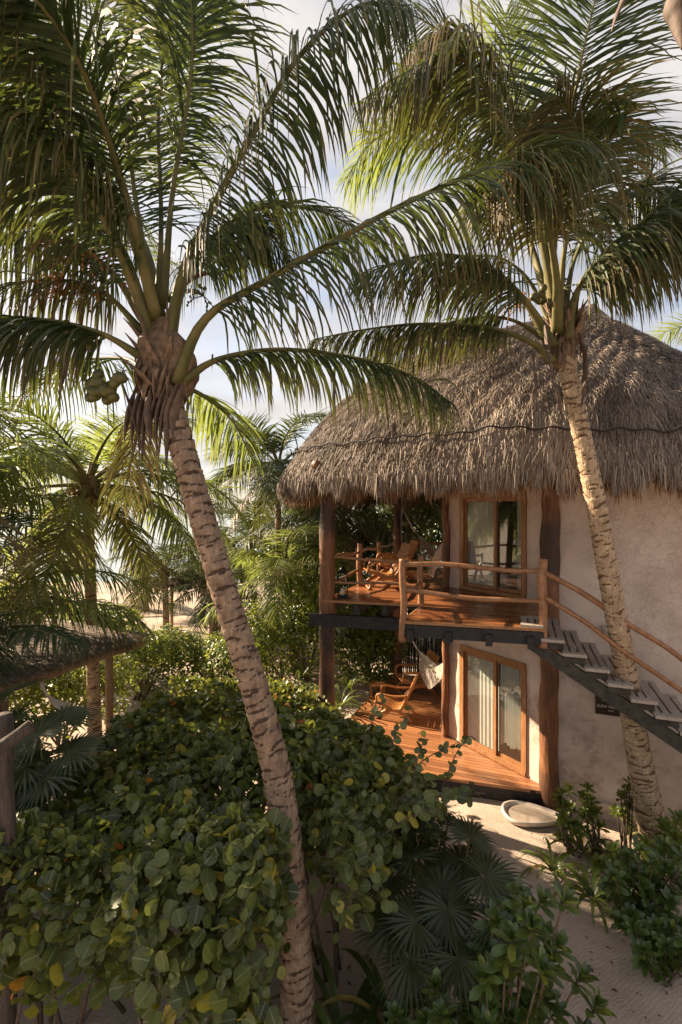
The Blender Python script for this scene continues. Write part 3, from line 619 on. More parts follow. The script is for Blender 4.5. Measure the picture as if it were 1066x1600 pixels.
make_chair((1.28, 11.3, ZL), (-.93, .28), 'sunlit teak lounge chair on the lower deck, the nearer one beside the leaves', GC)
make_chair((1.98, 12.75, ZL), (-.95, -.20), 'sunlit teak lounge chair on the lower deck beside the lower hammock', GC, 1.12)
# footstool in front of the nearer lower chair
g = G(); fs = A3(.95, 12.55, ZL)
for k_ in range(5): g.add(*box(fs+A3(0, (k_-2)*.075, .30), (.42, .062, .02)))
for sx_ in (-1, 1):
    g.add(*tube([fs+A3(sx_*.17, -.17, 0), fs+A3(sx_*.17, 0, .28), fs+A3(sx_*.17, .17, 0)], [.02], 6, n=12))
tag(g.build('footstool', 'chair', None, False), 'low slatted teak footstool at the left edge of the lower deck', 'footstool')
# hammocks
def hammock(a, b_, low, label, wall):
    r = empty('hammock', (0, 0, 0), label, 'hammock', 'fringed cotton hammocks'); a, b_, low = map(np.asarray, (a, b_, low))
    c = curve([a, a*.55+low*.45-A3(0, 0, .12), low, b_*.5+low*.5-A3(0, 0, .13), b_], 60); t = np.linspace(0, 1, 60)
    w = .02+.16*np.sin(np.pi*np.clip((t-.30)/.68, 0, 1))**.6; d = nrm(np.append((b_-a)[:2], 0)); s = A3(-d[1], d[0], 0)
    n = 12; V = []
    for k_ in range(n+1):
        f = k_/n*2-1; V.append(c+s*(w*f)[:, None]+A3(0, 0, 1)*(w*.35*f*f)[:, None]+A3(0, 0, 1)*(.006*np.sin(t*90+k_))[:, None])
    V = np.array(V).reshape(-1, 3); i, j = np.meshgrid(np.arange(n), np.arange(59), indexing='ij'); q = (i*60+j).ravel(); g = G(); g.add(V, np.stack([q, q+1, q+61, q+60], -1)); g.build('bed', 'hammock', r)
    g = G(); rg = np.random.default_rng(4)
    for side in (-1, 1):
        for u in np.linspace(.36, .95, 120):
            i = int(u*59); p = c[i]+s*w[i]*side+A3(0, 0, w[i]*.35); Lh = .22+.24*math.sin(math.pi*(u-.30)/.70)+rg.random()*.03; x = d*.012
            g.add([p-x, p+x, p+x+A3(0, 0, -Lh)+s*side*.02, p-x+A3(0, 0, -Lh)+s*side*.02], np.array([[0, 1, 2, 3]]))
    g.build('fringe', 'hammock', r, False)
    g = G(); g.add(*tube(c[:16], [.008, .03], 6)); g.build('cord', 'hammock', r)
hammock(P(626, 790, 13.6), P(703, 838, 10.6), P(683, 872, 11.2), 'cream fringed cotton hammock hung behind the chairs on the upper deck', 1)
hammock(P(634, 978, 13.6), P(706, 1030, 10.6), P(675, 1044, 12.0), 'cream fringed cotton hammock hung on the lower deck by the wall', 1)
# lantern
lp = A3(0.03, 9.0, ZU); LN = empty('lantern', lp, 'tall black metal candle lantern on the left corner of the upper deck', 'lantern')
g = G(); g.add(*box(A3(0, 0, .02), (.20, .20, .04))); g.add(*box(A3(0, 0, .47), (.20, .20, .03)))
for a in (-1, 1):
    for b_ in (-1, 1): g.add(*box(A3(a*.085, b_*.085, .25), (.022, .022, .42)))
g.build('frame', 'metal', LN, False)
g = G(); g.add(*tube([A3(0, 0, .49), A3(0, 0, .55), A3(0, 0, .58)], [.085, .045, .02], 12)); a = np.linspace(0, np.pi, 12); g.add(*tube(np.c_[.05*np.cos(a), 0*a, .57+.06*np.sin(a)], [.006], 6)); g.build('lid', 'metal', LN)
g = G(); g.add(*tube([A3(0, 0, .04), A3(0, 0, .17)], [.035], 12)); g.build('candle', 'candle', LN)
# foot basin
bc = P(824, 1255, 8.0); bc[2] = 0; BS = empty('foot_basin', (3.12, 7.97, .02), 'pale almond shaped stone foot basin on the sand by the lower deck corner', 'basin')
n = 40; a = np.linspace(0, 2*np.pi, n, endpoint=False); sh = np.c_[.44*np.cos(a)+.10*np.maximum(0, np.cos(a))**4, .31*np.sin(a)*(1-.25*np.cos(a))]
rot = np.array([[.97, -.22], [.22, .97]]); sh = sh@rot
pr = [(.72, 0), (.93, .03), (1.0, .11), (.985, .155), (.93, .165), (.88, .15), (.80, .08), (.55, .05), (.0, .045)]
V = np.concatenate([np.c_[sh*(k_+.012*np.sin(a*5)[:, None]), np.full(n, z*.62)+.006*np.sin(a*3)] for k_, z in pr]); m = len(pr); i, j = np.meshgrid(np.arange(m-1), np.arange(n), indexing='ij'); q = (i*n+j).ravel(); q2 = (i*n+(j+1) % n).ravel()
g = G(); g.add(V, np.stack([q, q2, q2+n, q+n], -1)); g.build('bowl', 'basin', BS)
g = G(); g.add(np.c_[sh*.82, np.full(n, .058)], np.arange(n)[None]); g.build('water', 'water_basin', BS)

# ---------------------------------------------------------------- palms
def frond_mesh(pts, nl=80, ll=.85, droop=1.3, fwd=.55, start=.20, segs=5, dry=.15, r0=.05, seed=0, wid=.034, vee=.25, drybase=0.0, curl=.5, sidek=(1, 1), rach=True, sv=None):
    """one frond: returns (leaf G, stalk G). pts = midrib points. leaflets droop with gravity."""
    rg = np.random.default_rng(seed); c = curve(pts, 60); T, u_, v_ = frames(c); s = np.linspace(0, 1, 60)
    seglen = np.linalg.norm(np.diff(c, axis=0), axis=1).sum()
    g = G()
    for side in (-1, 1):
        t = start+(1-start)*(np.arange(nl)+rg.random(nl)*.5)/nl; t = np.minimum(t, .998)
        keep = rg.random(nl) > .04; t = t[keep]; n = len(t)
        p = np.stack([np.interp(t, s, c[:, i]) for i in range(3)], -1); tt = nrm(np.stack([np.interp(t, s, T[:, i]) for i in range(3)], -1))
        sd = nrm(np.cross(tt, A3(0, 0, 1)+0*tt)); # horizontal side
        sd = sd if sv is None else nrm(np.asarray(sv, float)-tt*(tt@np.asarray(sv, float))[:, None]); upv = nrm(np.cross(sd, tt)); sd = sd*side; x = (t-start)/(1-start)
        L_ = ll*(.45+.85*np.sin(np.pi*np.clip(x*.86+.10, 0, 1))**.7)*(.85+.3*rg.random(n))*sidek[0 if side < 0 else 1]; L_ = L_*np.where(x > .9, .75, 1)
        f = fwd+.5*x**2+rg.normal(0, .07, n); d = nrm(sd+tt*f[:, None]+upv*(vee+rg.normal(0, .12, n))[:, None])
        k = (droop*(.7+.6*rg.random(n)))[:, None]*np.where(rg.random((n, 1)) < .10, 2.6, 1); d = nrm(d+rg.normal(0, .06, (n, 3))+np.where(rg.random((n, 1)) < .07, 1, 0)*rg.normal(0, .4, (n, 3))); w = (wid*(.7+.5*np.sin(np.pi*np.clip(x+.15, 0, 1))))[:, None]
        wv = nrm(tt-d*(tt*d).sum(1, keepdims=True)+upv*rg.normal(0, .25, (n, 1)))
        pos = p.copy(); V = []; dr = []; base_dry = np.clip(rg.normal(drybase, .15, n), 0, 1)*(drybase > 0); tipdry = (rg.random(n) < dry*3)*rg.random(n)
        for q in range(segs+1):
            y = q/segs; prof = [.55, 1, 1, .85, .55, .0][min(5, int(round(y*5)))] if segs == 5 else np.interp(y, [0, .2, .6, 1], [.6, 1, .8, 0])
            V.append(np.stack([pos-wv*w*prof/2, pos+wv*w*prof/2], 1)); dr.append(np.clip(base_dry+tipdry*np.clip((y-.45)*2, 0, 1)+.25*dry*y, 0, 1))
            d = nrm(d+A3(0, 0, -1)*k*(.30+y*curl)/segs*1.4); pos = pos+d*(L_/segs)[:, None]
            wv = nrm(wv-d*(wv*d).sum(1, keepdims=True))
        V = np.stack(V, 1).reshape(-1, 3); dr = np.repeat(np.stack(dr, 1), 2, axis=1).ravel(); m2 = (segs+1)*2
        qi = (np.arange(n)*m2)[:, None]+(np.arange(segs)*2)[None]; qi = qi.ravel()
        g.add(V, np.stack([qi, qi+1, qi+3, qi+2], -1), var=np.repeat(rg.random(n), m2), dry=dr)
    h = G()
    if rach:
        sv = curve(pts, 30); h.add(*tube(sv, [r0*1.9, r0*1.05, r0*.8, r0*.55, r0*.35, r0*.16], 8, flat=.6))
    return g, h
def add_frond(root, pts, mat='frond', **kw):
    g, h = frond_mesh(pts, **kw); o = g.build('frond', mat, None, False); o.parent = root; o.location = tuple(-Vector(root.location))
    r = h.build('midrib', 'petiole', o); return o
def trunk(root, pts, radii, rings=.085, mat='trunk', seed=0, sides=28, skew=.25):
    c0 = curve(pts, 200); ln = np.r_[0, np.linalg.norm(np.diff(c0, axis=0), axis=1).cumsum()]; n = int(ln[-1]/.016); n = max(60, min(n, 480)); s = np.linspace(0, ln[-1], n)
    c = np.stack([np.interp(s, ln, c0[:, i]) for i in range(3)], -1); rad = np.interp(s/ln[-1], np.linspace(0, 1, len(radii)), radii); T, u, v = frames(c)
    a = np.linspace(0, 2*np.pi, sides, endpoint=False); rg = np.random.default_rng(seed)
    # uneven leaf scars: ring spacing varies and each ring is tilted
    edges = [0]; tilt = [0]; ph = [0]
    while edges[-1] < ln[-1]+.5: edges.append(edges[-1]+rings*(.6+.8*rg.random())); 
    edges = np.array(edges); m = len(edges); ta = rg.random(m)*6.28; tm = rings*skew*(.4+rg.random(m))
    S_ = s[:, None]+rings*.12*np.sin(a*3+s[:, None]*9)+0*a
    idx = np.clip(np.searchsorted(edges, s)-1, 0, m-2); off = tm[idx][:, None]*np.cos(a[None]-ta[idx][:, None])+rings*.16*np.sin(2*a[None]+ta[idx][:, None]*3)
    x = (S_+off); id2 = np.clip(np.searchsorted(edges, x.ravel())-1, 0, m-2).reshape(x.shape); ph_ = (x-edges[id2])/(edges[id2+1]-edges[id2])
    rr = rad[:, None]*(1+.11*(ph_-.45)*(.6+.8*rg.random(m)[id2])-.035*(ph_ < .12)+.02*np.sin(a*2+s[:, None]*1.3))
    band = np.clip(1-ph_*(1.2+.6*rg.random(m)[id2]), 0, 1)*(.45+.65*np.abs(np.sin(a[None]*1.0+ta[id2])))+.5*(ph_ < .07)
    V = c[:, None]+rr[..., None]*(np.cos(a)[None, :, None]*u[:, None]+np.sin(a)[None, :, None]*v[:, None])
    i = np.arange(n-1)[:, None]*sides; j = np.arange(sides)[None]; j2 = (j+1) % sides
    g = G(); g.add(V.reshape(-1, 3), np.stack([i+j, i+j2, i+sides+j2, i+sides+j], -1).reshape(-1, 4), band=band.ravel())
    o = g.build('trunk', mat, None, True); o.parent = root; o.location = tuple(-Vector(root.location)); return o
def husk(root, c, r, h, n, seed=0, name='leaf_sheath'):
    """fibre sheaths and old leaf bases wrapped round the top of the stem"""
    rg = np.random.default_rng(seed); g = G(); c = np.asarray(c, float)
    g.add(*tube([c-A3(0, 0, h*.6), c-A3(0, 0, h*.1), c+A3(0, 0, h*.35), c+A3(0, 0, h*.7)], [r*.8, r*1.25, r*1.15, r*.5], 20, n=24, lump=.25, seed=seed))
    for k_ in range(n):
        a = rg.random()*6.28; o = A3(math.cos(a), math.sin(a), 0); z = (rg.random()-.6)*h; p = c+o*r*.8+A3(0, 0, z); up = .2+rg.random()*.25
        out = rg.random()*.12; s = A3(-o[1], o[0], 0)*rg.normal(0, .12)
        g.add(*tube([p, p+o*(.05+out*.3)+A3(0, 0, up*.5)+s*.4, p+o*(.08+out)+A3(0, 0, up)+s], [.075, .05, .008], 7, n=8, flat=.35, lump=.2, seed=k_))
    for k_ in range(n):
        a = rg.random()*6.28; o = A3(math.cos(a), math.sin(a), 0); p = c+o*r*1.05+A3(0, 0, (rg.random()-.5)*h*.5); L_ = .12+.35*rg.random()
        g.add(*tube([p, p+o*.06-A3(0, 0, L_*.5), p+o*.03-A3(0, 0, L_)], [.045, .035, .004], 6, n=7, flat=.25, lump=.25, seed=k_))
    o = g.build(name, 'fibre', None); o.parent = root; o.location = tuple(-Vector(root.location)); return o
def nuts(root, c, n, r, spread, seed=0, mat='coconut'):
    rg = np.random.default_rng(seed); c = np.asarray(c, float)
    for k_ in range(n):
        p = c+rg.normal(0, 1, 3)*A3(spread, spread, spread*.7); ax = nrm(rg.normal(0, 1, (3, 3))); q, _ = np.linalg.qr(ax)
        g = G(); g.add(*ellipsoid(p, (r*.86, r*.9, r*1.15), 12, 9, q)); o = g.build('coconut', mat, None); o.parent = root; o.location = tuple(-Vector(root.location))
def spathe(root, pts, w=.05):
    g = G(); g.add(*tube(pts, [.012, w*.8, w, w*.6, .006], 8, n=20, flat=.35)); o = g.build('spathe', 'spathe', None); o.parent = root; o.location = tuple(-Vector(root.location))
def flowers(root, c, n, L_, seed=0, mat='inflo', down=.5, beads=True):
    rg = np.random.default_rng(seed); g = G(); c = np.asarray(c, float)
    for k_ in range(n):
        d = nrm(rg.normal(0, 1, 3)+A3(0, 0, .2)); e_ = c+d*L_*(.6+.5*rg.random())-A3(0, 0, down*L_); m_ = c+d*L_*.5; pp = curve([c, m_, e_], 8); g.add(*tube(pp, [.008, .005, .003], 4))
        if beads:
            for q in range(3, 8): g.add(*ellipsoid(pp[q]+rg.normal(0, .006, 3), (.013, .013, .016), 5, 4))
    o = g.build('flower_stalk', mat, None); o.parent = root; o.location = tuple(-Vector(root.location))

# the big palm at left, in front of everything
HL = empty('coconut_palm', (-.38, 4.4, 0), 'tall coconut palm in the left foreground with thick ringed trunk leaning left over the bushes', 'palm tree')
trunk(HL, [P(467, 1690, 4.42), P(462, 1480, 4.5), P(440, 1250, 4.58), P(402, 1090, 4.66), P(352, 930, 4.75), P(305, 770, 4.83), P(268, 640, 4.9), P(250, 575, 4.92)], [.185, .152, .138, .132, .130, .130, .132, .14], rings=.088, seed=3, sides=36)
cl = P(253, 588, 4.93); husk(HL, cl+A3(0, 0, .05), .19, .75, 22, 1)
nuts(HL, P(164, 607, 4.62), 15, .060, .105, 2); flowers(HL, P(190, 585, 4.75), 8, .12, 31, 'petiole', .2, False)
for k_ in range(9):
    x_ = 196+k_*9; spathe(HL, [P(x_+18, 600, 4.80-.02*k_), P(x_+4, 650, 4.74), P(x_-2+3*(k_ % 3), 690+14*(k_ % 4), 4.74)], .055)
nuts(HL, P(130, 520, 4.85), 4, .06, .09, 5)
flowers(HL, P(318, 462, 5.0), 9, .22, 7, 'coconut', .2); flowers(HL, P(130, 400, 4.9), 26, .45, 8, 'inflo', .35)
flowers(HL, P(95, 460, 4.95), 18, .4, 9, 'inflo', .4)
spathe(HL, [P(118, 512, 4.7), P(104, 545, 4.68), P(98, 590, 4.66), P(92, 625, 4.66)], .05); spathe(HL, [P(185, 580, 4.75), P(205, 640, 4.72), P(222, 700, 4.72), P(238, 730, 4.7)], .035)
spathe(HL, [P(280, 450, 5.1), P(315, 428, 5.12), P(350, 430, 5.14)], .05)
spathe(HL, [P(238, 600, 4.72), P(232, 650, 4.7), P(236, 700, 4.7)], .09)
hero = dict(nl=150, segs=5, wid=.0225, curl=1.0)
cL = P(255, 540, 4.93)
LF = [
 ([P(238, 540, 4.9), P(205, 420, 4.75), P(150, 310, 4.5), P(85, 185, 4.2), P(10, 40, 3.9), P(-60, -90, 3.7)], dict(ll=.98, droop=1.6, start=.16, r0=.055, dry=.25, seed=11, vee=.0)),
 ([P(262, 550, 4.88), P(285, 430, 4.8), P(325, 340, 4.7), P(400, 200, 4.5), P(470, 85, 4.3), P(560, 10, 4.2), P(640, 10, 4.15)], dict(ll=.90, droop=2.0, start=.22, r0=.06, dry=.2, seed=12, vee=-.25, fwd=.35, sidek=(.8, 1))),
 ([P(275, 600, 4.85), P(320, 500, 4.8), P(420, 436, 4.75), P(600, 335, 4.6), P(740, 270, 4.5), P(850, 228, 4.45), P(930, 225, 4.4)], dict(ll=.88, droop=1.7, start=.20, r0=.055, dry=.3, seed=13, vee=-.1)),
 ([P(282, 600, 4.92), P(340, 562, 4.95), P(440, 546, 5.05), P(560, 560, 5.15), P(650, 590, 5.2), P(705, 630, 5.25)], dict(ll=.62, droop=1.7, start=.18, r0=.042, dry=.35, seed=14, vee=-.1)),
 ([P(225, 560, 4.9), P(160, 522, 4.8), P(70, 500, 4.7), P(-40, 500, 4.6), P(-150, 540, 4.5)], dict(ll=.80, droop=1.7, start=.22, r0=.045, dry=.3, seed=15, vee=-.1)),
 ([P(225, 500, 5.0), P(170, 420, 5.1), P(80, 360, 5.2), P(-30, 350, 5.3), P(-120, 390, 5.3)], dict(ll=.8, droop=1.4, start=.2, r0=.045, dry=.3, seed=16)),
 ([P(240, 480, 5.1), P(215, 330, 5.3), P(190, 180, 5.5), P(150, 20, 5.7), P(90, -110, 5.8)], dict(ll=.95, droop=.7, start=.18, r0=.045, dry=.1, seed=17, mat='frond', sv=(1, .3, 0), dm=1, fwd=.5)),
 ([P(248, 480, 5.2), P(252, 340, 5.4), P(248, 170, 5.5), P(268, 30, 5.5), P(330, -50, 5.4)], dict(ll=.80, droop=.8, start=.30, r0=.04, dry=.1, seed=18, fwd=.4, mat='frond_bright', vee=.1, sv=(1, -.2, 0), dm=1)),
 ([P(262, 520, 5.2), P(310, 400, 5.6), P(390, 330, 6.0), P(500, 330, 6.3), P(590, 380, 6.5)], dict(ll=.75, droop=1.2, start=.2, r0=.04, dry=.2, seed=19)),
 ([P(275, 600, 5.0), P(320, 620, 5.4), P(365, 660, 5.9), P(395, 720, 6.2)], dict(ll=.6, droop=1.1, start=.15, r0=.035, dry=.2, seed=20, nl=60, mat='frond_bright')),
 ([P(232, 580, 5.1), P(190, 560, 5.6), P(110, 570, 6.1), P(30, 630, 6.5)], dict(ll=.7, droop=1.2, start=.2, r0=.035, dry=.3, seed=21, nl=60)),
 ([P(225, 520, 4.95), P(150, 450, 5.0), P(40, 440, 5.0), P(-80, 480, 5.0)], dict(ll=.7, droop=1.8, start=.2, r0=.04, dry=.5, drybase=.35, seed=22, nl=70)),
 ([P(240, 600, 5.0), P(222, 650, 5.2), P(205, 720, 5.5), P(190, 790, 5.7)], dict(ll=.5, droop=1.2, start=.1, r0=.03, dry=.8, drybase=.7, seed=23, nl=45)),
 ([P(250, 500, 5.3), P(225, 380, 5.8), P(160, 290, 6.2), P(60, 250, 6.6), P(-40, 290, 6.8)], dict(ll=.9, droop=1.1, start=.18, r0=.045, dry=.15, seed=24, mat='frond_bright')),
 ([P(270, 470, 5.2), P(290, 420, 5.5), P(330, 370, 5.8), P(390, 350, 6.0), P(450, 400, 6.2)], dict(ll=.8, droop=1.3, start=.25, r0=.035, dry=.2, seed=25)),
 ([P(245, 500, 4.9), P(200, 320, 4.3), P(130, 110, 3.7), P(20, -40, 3.3), P(-120, -130, 3.1)], dict(ll=.95, droop=1.1, start=.3, r0=.04, dry=.2, seed=26)),
 ([P(235, 520, 4.95), P(180, 380, 4.6), P(110, 260, 4.2), P(20, 190, 3.9), P(-90, 180, 3.7)], dict(ll=.95, droop=1.6, start=.25, r0=.045, dry=.3, seed=28)),
 ([P(238, 470, 5.15), P(190, 330, 5.0), P(110, 130, 4.7), P(60, -30, 4.5), P(-20, -150, 4.3)], dict(ll=.95, droop=1.4, start=.25, r0=.045, dry=.2, seed=29)),
 ([P(255, 480, 5.1), P(270, 300, 5.0), P(300, 100, 4.9), P(290, -60, 4.7), P(240, -160, 4.5)], dict(ll=.85, droop=.9, start=.3, r0=.04, dry=.2, seed=27)),
]
for pts, kw in LF:
    k2 = dict(hero); k2.update(kw); dm = k2.pop('dm', 1.5); k2['droop'] *= dm; k2['vee'] = k2.get('vee', .1)-(.22 if dm > 1 else 0); k2['fwd'] = k2.get('fwd', .8); add_frond(HL, pts, k2.pop('mat', 'frond'), **k2)

# the palm in front of the hut
HR = empty('coconut_palm', (4.45, 6.85, 0), 'coconut palm leaning left against the hut stairs with sunlit pale ringed trunk', 'palm tree')
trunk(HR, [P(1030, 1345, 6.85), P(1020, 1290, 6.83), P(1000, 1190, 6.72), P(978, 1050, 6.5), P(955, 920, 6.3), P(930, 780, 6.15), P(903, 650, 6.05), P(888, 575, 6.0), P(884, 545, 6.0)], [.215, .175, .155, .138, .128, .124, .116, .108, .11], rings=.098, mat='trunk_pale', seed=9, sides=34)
husk(HR, P(882, 530, 6.0), .13, .62, 16, 4)
nuts(HR, P(846, 460, 5.85), 7, .052, .07, 8); flowers(HR, P(880, 450, 5.9), 12, .3, 12, 'coconut', .3); flowers(HR, P(810, 480, 6.1), 10, .3, 13, 'inflo', .5)
spathe(HR, [P(905, 520, 5.85), P(915, 560, 5.83), P(912, 610, 5.83), P(908, 640, 5.85)], .06); spathe(HR, [P(832, 545, 5.8), P(836, 580, 5.8), P(838, 615, 5.8), P(838, 650, 5.8)], .04); spathe(HR, [P(850, 500, 5.75), P(856, 545, 5.7), P(862, 585, 5.7)], .05)
spathe(HR, [P(898, 520, 5.9), P(912, 500, 5.85), P(930, 487, 5.8)], .035); spathe(HR, [P(862, 580, 5.78), P(872, 620, 5.76), P(880, 660, 5.8)], .05)
RFR = [
 ([P(885, 530, 5.9), P(900, 460, 5.8), P(940, 400, 5.6), P(1000, 350, 5.4), P(1070, 285, 5.2), P(1150, 250, 5.1)], dict(ll=.95, droop=1.6, start=.22, r0=.055, seed=41, dry=.3, vee=-.1)),
 ([P(892, 520, 6.0), P(910, 440, 6.0), P(975, 385, 5.9), P(1066, 335, 5.7), P(1180, 330, 5.6)], dict(ll=.85, droop=1.7, start=.25, r0=.045, seed=42, dry=.35, vee=-.1)),
 ([P(868, 500, 6.1), P(866, 380, 6.0), P(884, 240, 5.8), P(905, 110, 5.7), P(930, 0, 5.6), P(960, -120, 5.5)], dict(ll=.95, droop=.55, start=.25, r0=.045, seed=43, dry=.2, fwd=.45, vee=.1, sv=(1, -.25, 0), dm=1)),
 ([P(862, 540, 5.9), P(820, 470, 5.7), P(750, 410, 5.6), P(660, 400, 5.5), P(560, 430, 5.5)], dict(ll=.75, droop=1.8, start=.25, r0=.05, seed=44, dry=.4, vee=-.1)),
 ([P(862, 565, 5.9), P(830, 535, 5.8), P(760, 512, 5.7), P(660, 506, 5.6), P(570, 515, 5.55), P(490, 530, 5.5)], dict(ll=.48, droop=1.9, start=.30, r0=.042, seed=45, dry=.5, drybase=.15, vee=-.1)),
 ([P(865, 540, 6.0), P(800, 500, 6.2), P(730, 498, 6.4), P(640, 525, 6.6), P(570, 560, 6.8)], dict(ll=.6, droop=1.7, start=.3, r0=.035, seed=46, dry=.4)),
 ([P(862, 500, 6.2), P(820, 360, 6.5), P(750, 255, 6.7), P(670, 195, 6.8), P(590, 215, 6.9), P(540, 280, 7.0)], dict(ll=.85, droop=.8, start=.3, r0=.045, seed=47, dry=.15, mat='frond_bright', vee=.1)),
 ([P(862, 490, 6.1), P(845, 330, 6.2), P(800, 170, 6.1), P(740, 75, 6.0), P(680, 60, 5.9), P(630, 90, 5.8)], dict(ll=1.0, droop=1.9, start=.3, r0=.05, seed=48, dry=.8, drybase=.45, vee=-.1)),
 ([P(868, 500, 6.0), P(840, 350, 5.7), P(790, 200, 5.5), P(720, 90, 5.3), P(640, 110, 5.2), P(560, 160, 5.1)], dict(ll=.8, droop=1.8, start=.35, r0=.045, seed=49, dry=.5, drybase=.15, vee=-.1)),
 ([P(880, 500, 6.1), P(900, 400, 6.3), P(950, 320, 6.4), P(1010, 290, 6.5), P(1060, 330, 6.6)], dict(ll=.75, droop=1.0, start=.25, r0=.04, seed=50, dry=.3)),
 ([P(870, 480, 6.2), P(850, 360, 6.4), P(820, 230, 6.5), P(800, 110, 6.6), P(790, 20, 6.6)], dict(ll=.8, droop=.35, start=.25, r0=.04, seed=51, dry=.1, mat='frond_bright', fwd=1.1, sv=(1, .2, 0), dm=1)),
 ([P(875, 500, 6.2), P(885, 380, 6.6), P(920, 260, 6.9), P(980, 200, 7.1), P(1040, 230, 7.3)], dict(ll=.8, droop=.9, start=.25, r0=.04, seed=52, dry=.2, sv=(1, -.3, -.3), dm=1)),
 ([P(868, 520, 6.1), P(820, 430, 6.6), P(760, 400, 7.0), P(690, 440, 7.4)], dict(ll=.7, droop=1.3, start=.25, r0=.035, seed=53, dry=.4, nl=60)),
 ([P(872, 520, 5.9), P(868, 420, 5.5), P(845, 320, 5.1), P(800, 260, 4.9), P(760, 300, 4.8)], dict(ll=.75, droop=1.7, start=.35, r0=.04, seed=54, dry=.6, drybase=.35)),
 ([P(874, 510, 5.9), P(880, 400, 5.6), P(905, 290, 5.4), P(900, 200, 5.2), P(870, 150, 5.1)], dict(ll=.8, droop=1.5, start=.3, r0=.04, seed=55, dry=.5, drybase=.3)),
 ([P(866, 500, 6.2), P(840, 330, 6.8), P(780, 180, 7.2), P(700, 60, 7.5), P(600, 0, 7.6)], dict(ll=.9, droop=1.0, start=.28, r0=.045, seed=56, dry=.15)),
]
for pts, kw in RFR:
    k2 = dict(hero); k2.update(kw); dm = k2.pop('dm', 1.45); k2['droop'] *= dm; k2['vee'] = k2.get('vee', .1)-(.2 if dm > 1 else 0); k2['fwd'] = k2.get('fwd', .75); add_frond(HR, pts, k2.pop('mat', 'frond'), **k2)

# generic palms: fronds of several pitches built once, shared as mesh data
PROTO = {}
def proto(el, var, lod, mat):
    key = (el, var, lod, mat)
    if key in PROTO: return PROTO[key]
    rg = np.random.default_rng(hash((el, var)) % 1000+7); n = 8; ang = R(el); p = np.zeros(3); pts = [p.copy()]; L_ = 1.0; bend = {75: 95, 50: 100, 25: 85, 0: 60, -30: 40}[el]*(.85+.3*rg.random())
    sidew = rg.normal(0, .12)
    for i in range(n):
        a = ang-R(bend)*((i+.5)/n)**1.25; p = p+A3(math.cos(a)*math.cos(sidew*i/n), math.cos(a)*math.sin(sidew*i/n), math.sin(a))*L_/n; pts.append(p.copy())
    g, h = frond_mesh(pts, nl={0: 46, 1: 66, 2: 84}[lod], ll=.25, droop={75: .7, 50: 1.0, 25: 1.5, 0: 1.9, -30: 1.7}[el], segs=3 if lod == 0 else 4, wid={0: .016, 1: .0125, 2: .0105}[lod], r0=.013, start=.18, dry=.2 if el > 0 else .5, drybase=0 if el > -30 else .5, seed=int(el+var*7+100), vee=.1, fwd=.55)
    a = g.build('frond', mat, None, False); b = h.build('midrib', 'petiole', None); me = (a.data, b.data)
    bpy.data.objects.remove(a); bpy.data.objects.remove(b); PROTO[key] = me; return me
def palm(x, y, zc, base, label, length=3.2, nf=18, lod=0, mat='frond', r=.13, seed=0, group=None, tmat='trunk', nut=0, bend=(0, 0), els=(75, 50, 25, 0, -30), name='coconut_palm', azr=None):
    rt = empty(name, (base[0], base[1], float(gz(np.array(base[0]), np.array(base[1])))), label, 'palm tree', group); rg = np.random.default_rng(seed+50)
    top = A3(x, y, zc); b0 = A3(base[0], base[1], -.1)
    if zc > 1.0:
        mid = (top+b0)/2+A3(bend[0], bend[1], 0); trunk(rt, [b0, mid, top], [r*1.25, r, r*.9, r*.85], rings=.11, mat=tmat, seed=seed, sides=14)
    hs = G(); hs.add(*tube([top-A3(0, 0, .35), top, top+A3(0, 0, .35)], [r*.9, r*1.7, r*.7], 12, n=12, lump=.3, seed=seed))
    for q in range(14):
        a = rg.random()*6.28; o = A3(math.cos(a), math.sin(a), 0); hs.add(*tube([top+o*r, top+o*r*2+A3(0, 0, .1), top+o*r*2.6+A3(0, 0, -.25)], [.04, .03, .004], 5, n=6, flat=.4))
    ho = hs.build('leaf_sheath', 'fibre', None); ho.parent = rt; ho.location = tuple(-Vector(rt.location))
    if nut > 8: flowers(rt, top+A3(0, -.1, .05), 30, .42, seed, 'inflo', .3); flowers(rt, top+A3(-.1, -.15, -.1), 14, .35, seed+9, 'coconut_y', .5)
    if nut: nuts(rt, top+A3(.05, -.18, -.18), nut, .085, .13, seed, 'coconut_y')
    ga = 2.39996
    for k_ in range(nf):
        f = k_/nf; el = els[min(len(els)-1, int(f*len(els)))]; me, mb = proto(el, k_ % 2, lod, mat if not (f > .9) else mat)
        o = bpy.data.objects.new('frond', me); COL.objects.link(o); o.parent = rt; o.location = tuple(Vector(top+A3(0, 0, .12))-Vector(rt.location))
        az = k_*ga+rg.normal(0, .2)+seed
        if azr: az = azr[0]+(azr[1]-azr[0])*((k_*.618) % 1)
        L_ = length*(.85+.3*rg.random()); o.rotation_euler = (rg.normal(0, .12), rg.normal(0, .08), az); o.scale = (L_, L_, L_)
        m_ = bpy.data.objects.new('midrib', mb); COL.objects.link(m_); m_.parent = o
    return rt
def at(px, py, Z): return P(px, py, Z)
def palm_at(px, py, Z, bpx, bZ, label, **kw):
    c = P(px, py, Z); bx_ = (bpx-533)/F*bZ; return palm(c[0], c[1], c[2], (bx_, bZ), label, **kw)
GP = 'coconut palms between the hut and the beach'
palm_at(137, 768, 9.5, 150, 9.8, 'coconut palm at left with orange husked crown beside the big leaning trunk', length=3.0, nf=25, lod=2, mat='frond_bright', r=.12, seed=1, group=GP, nut=14, tmat='trunk_pale')
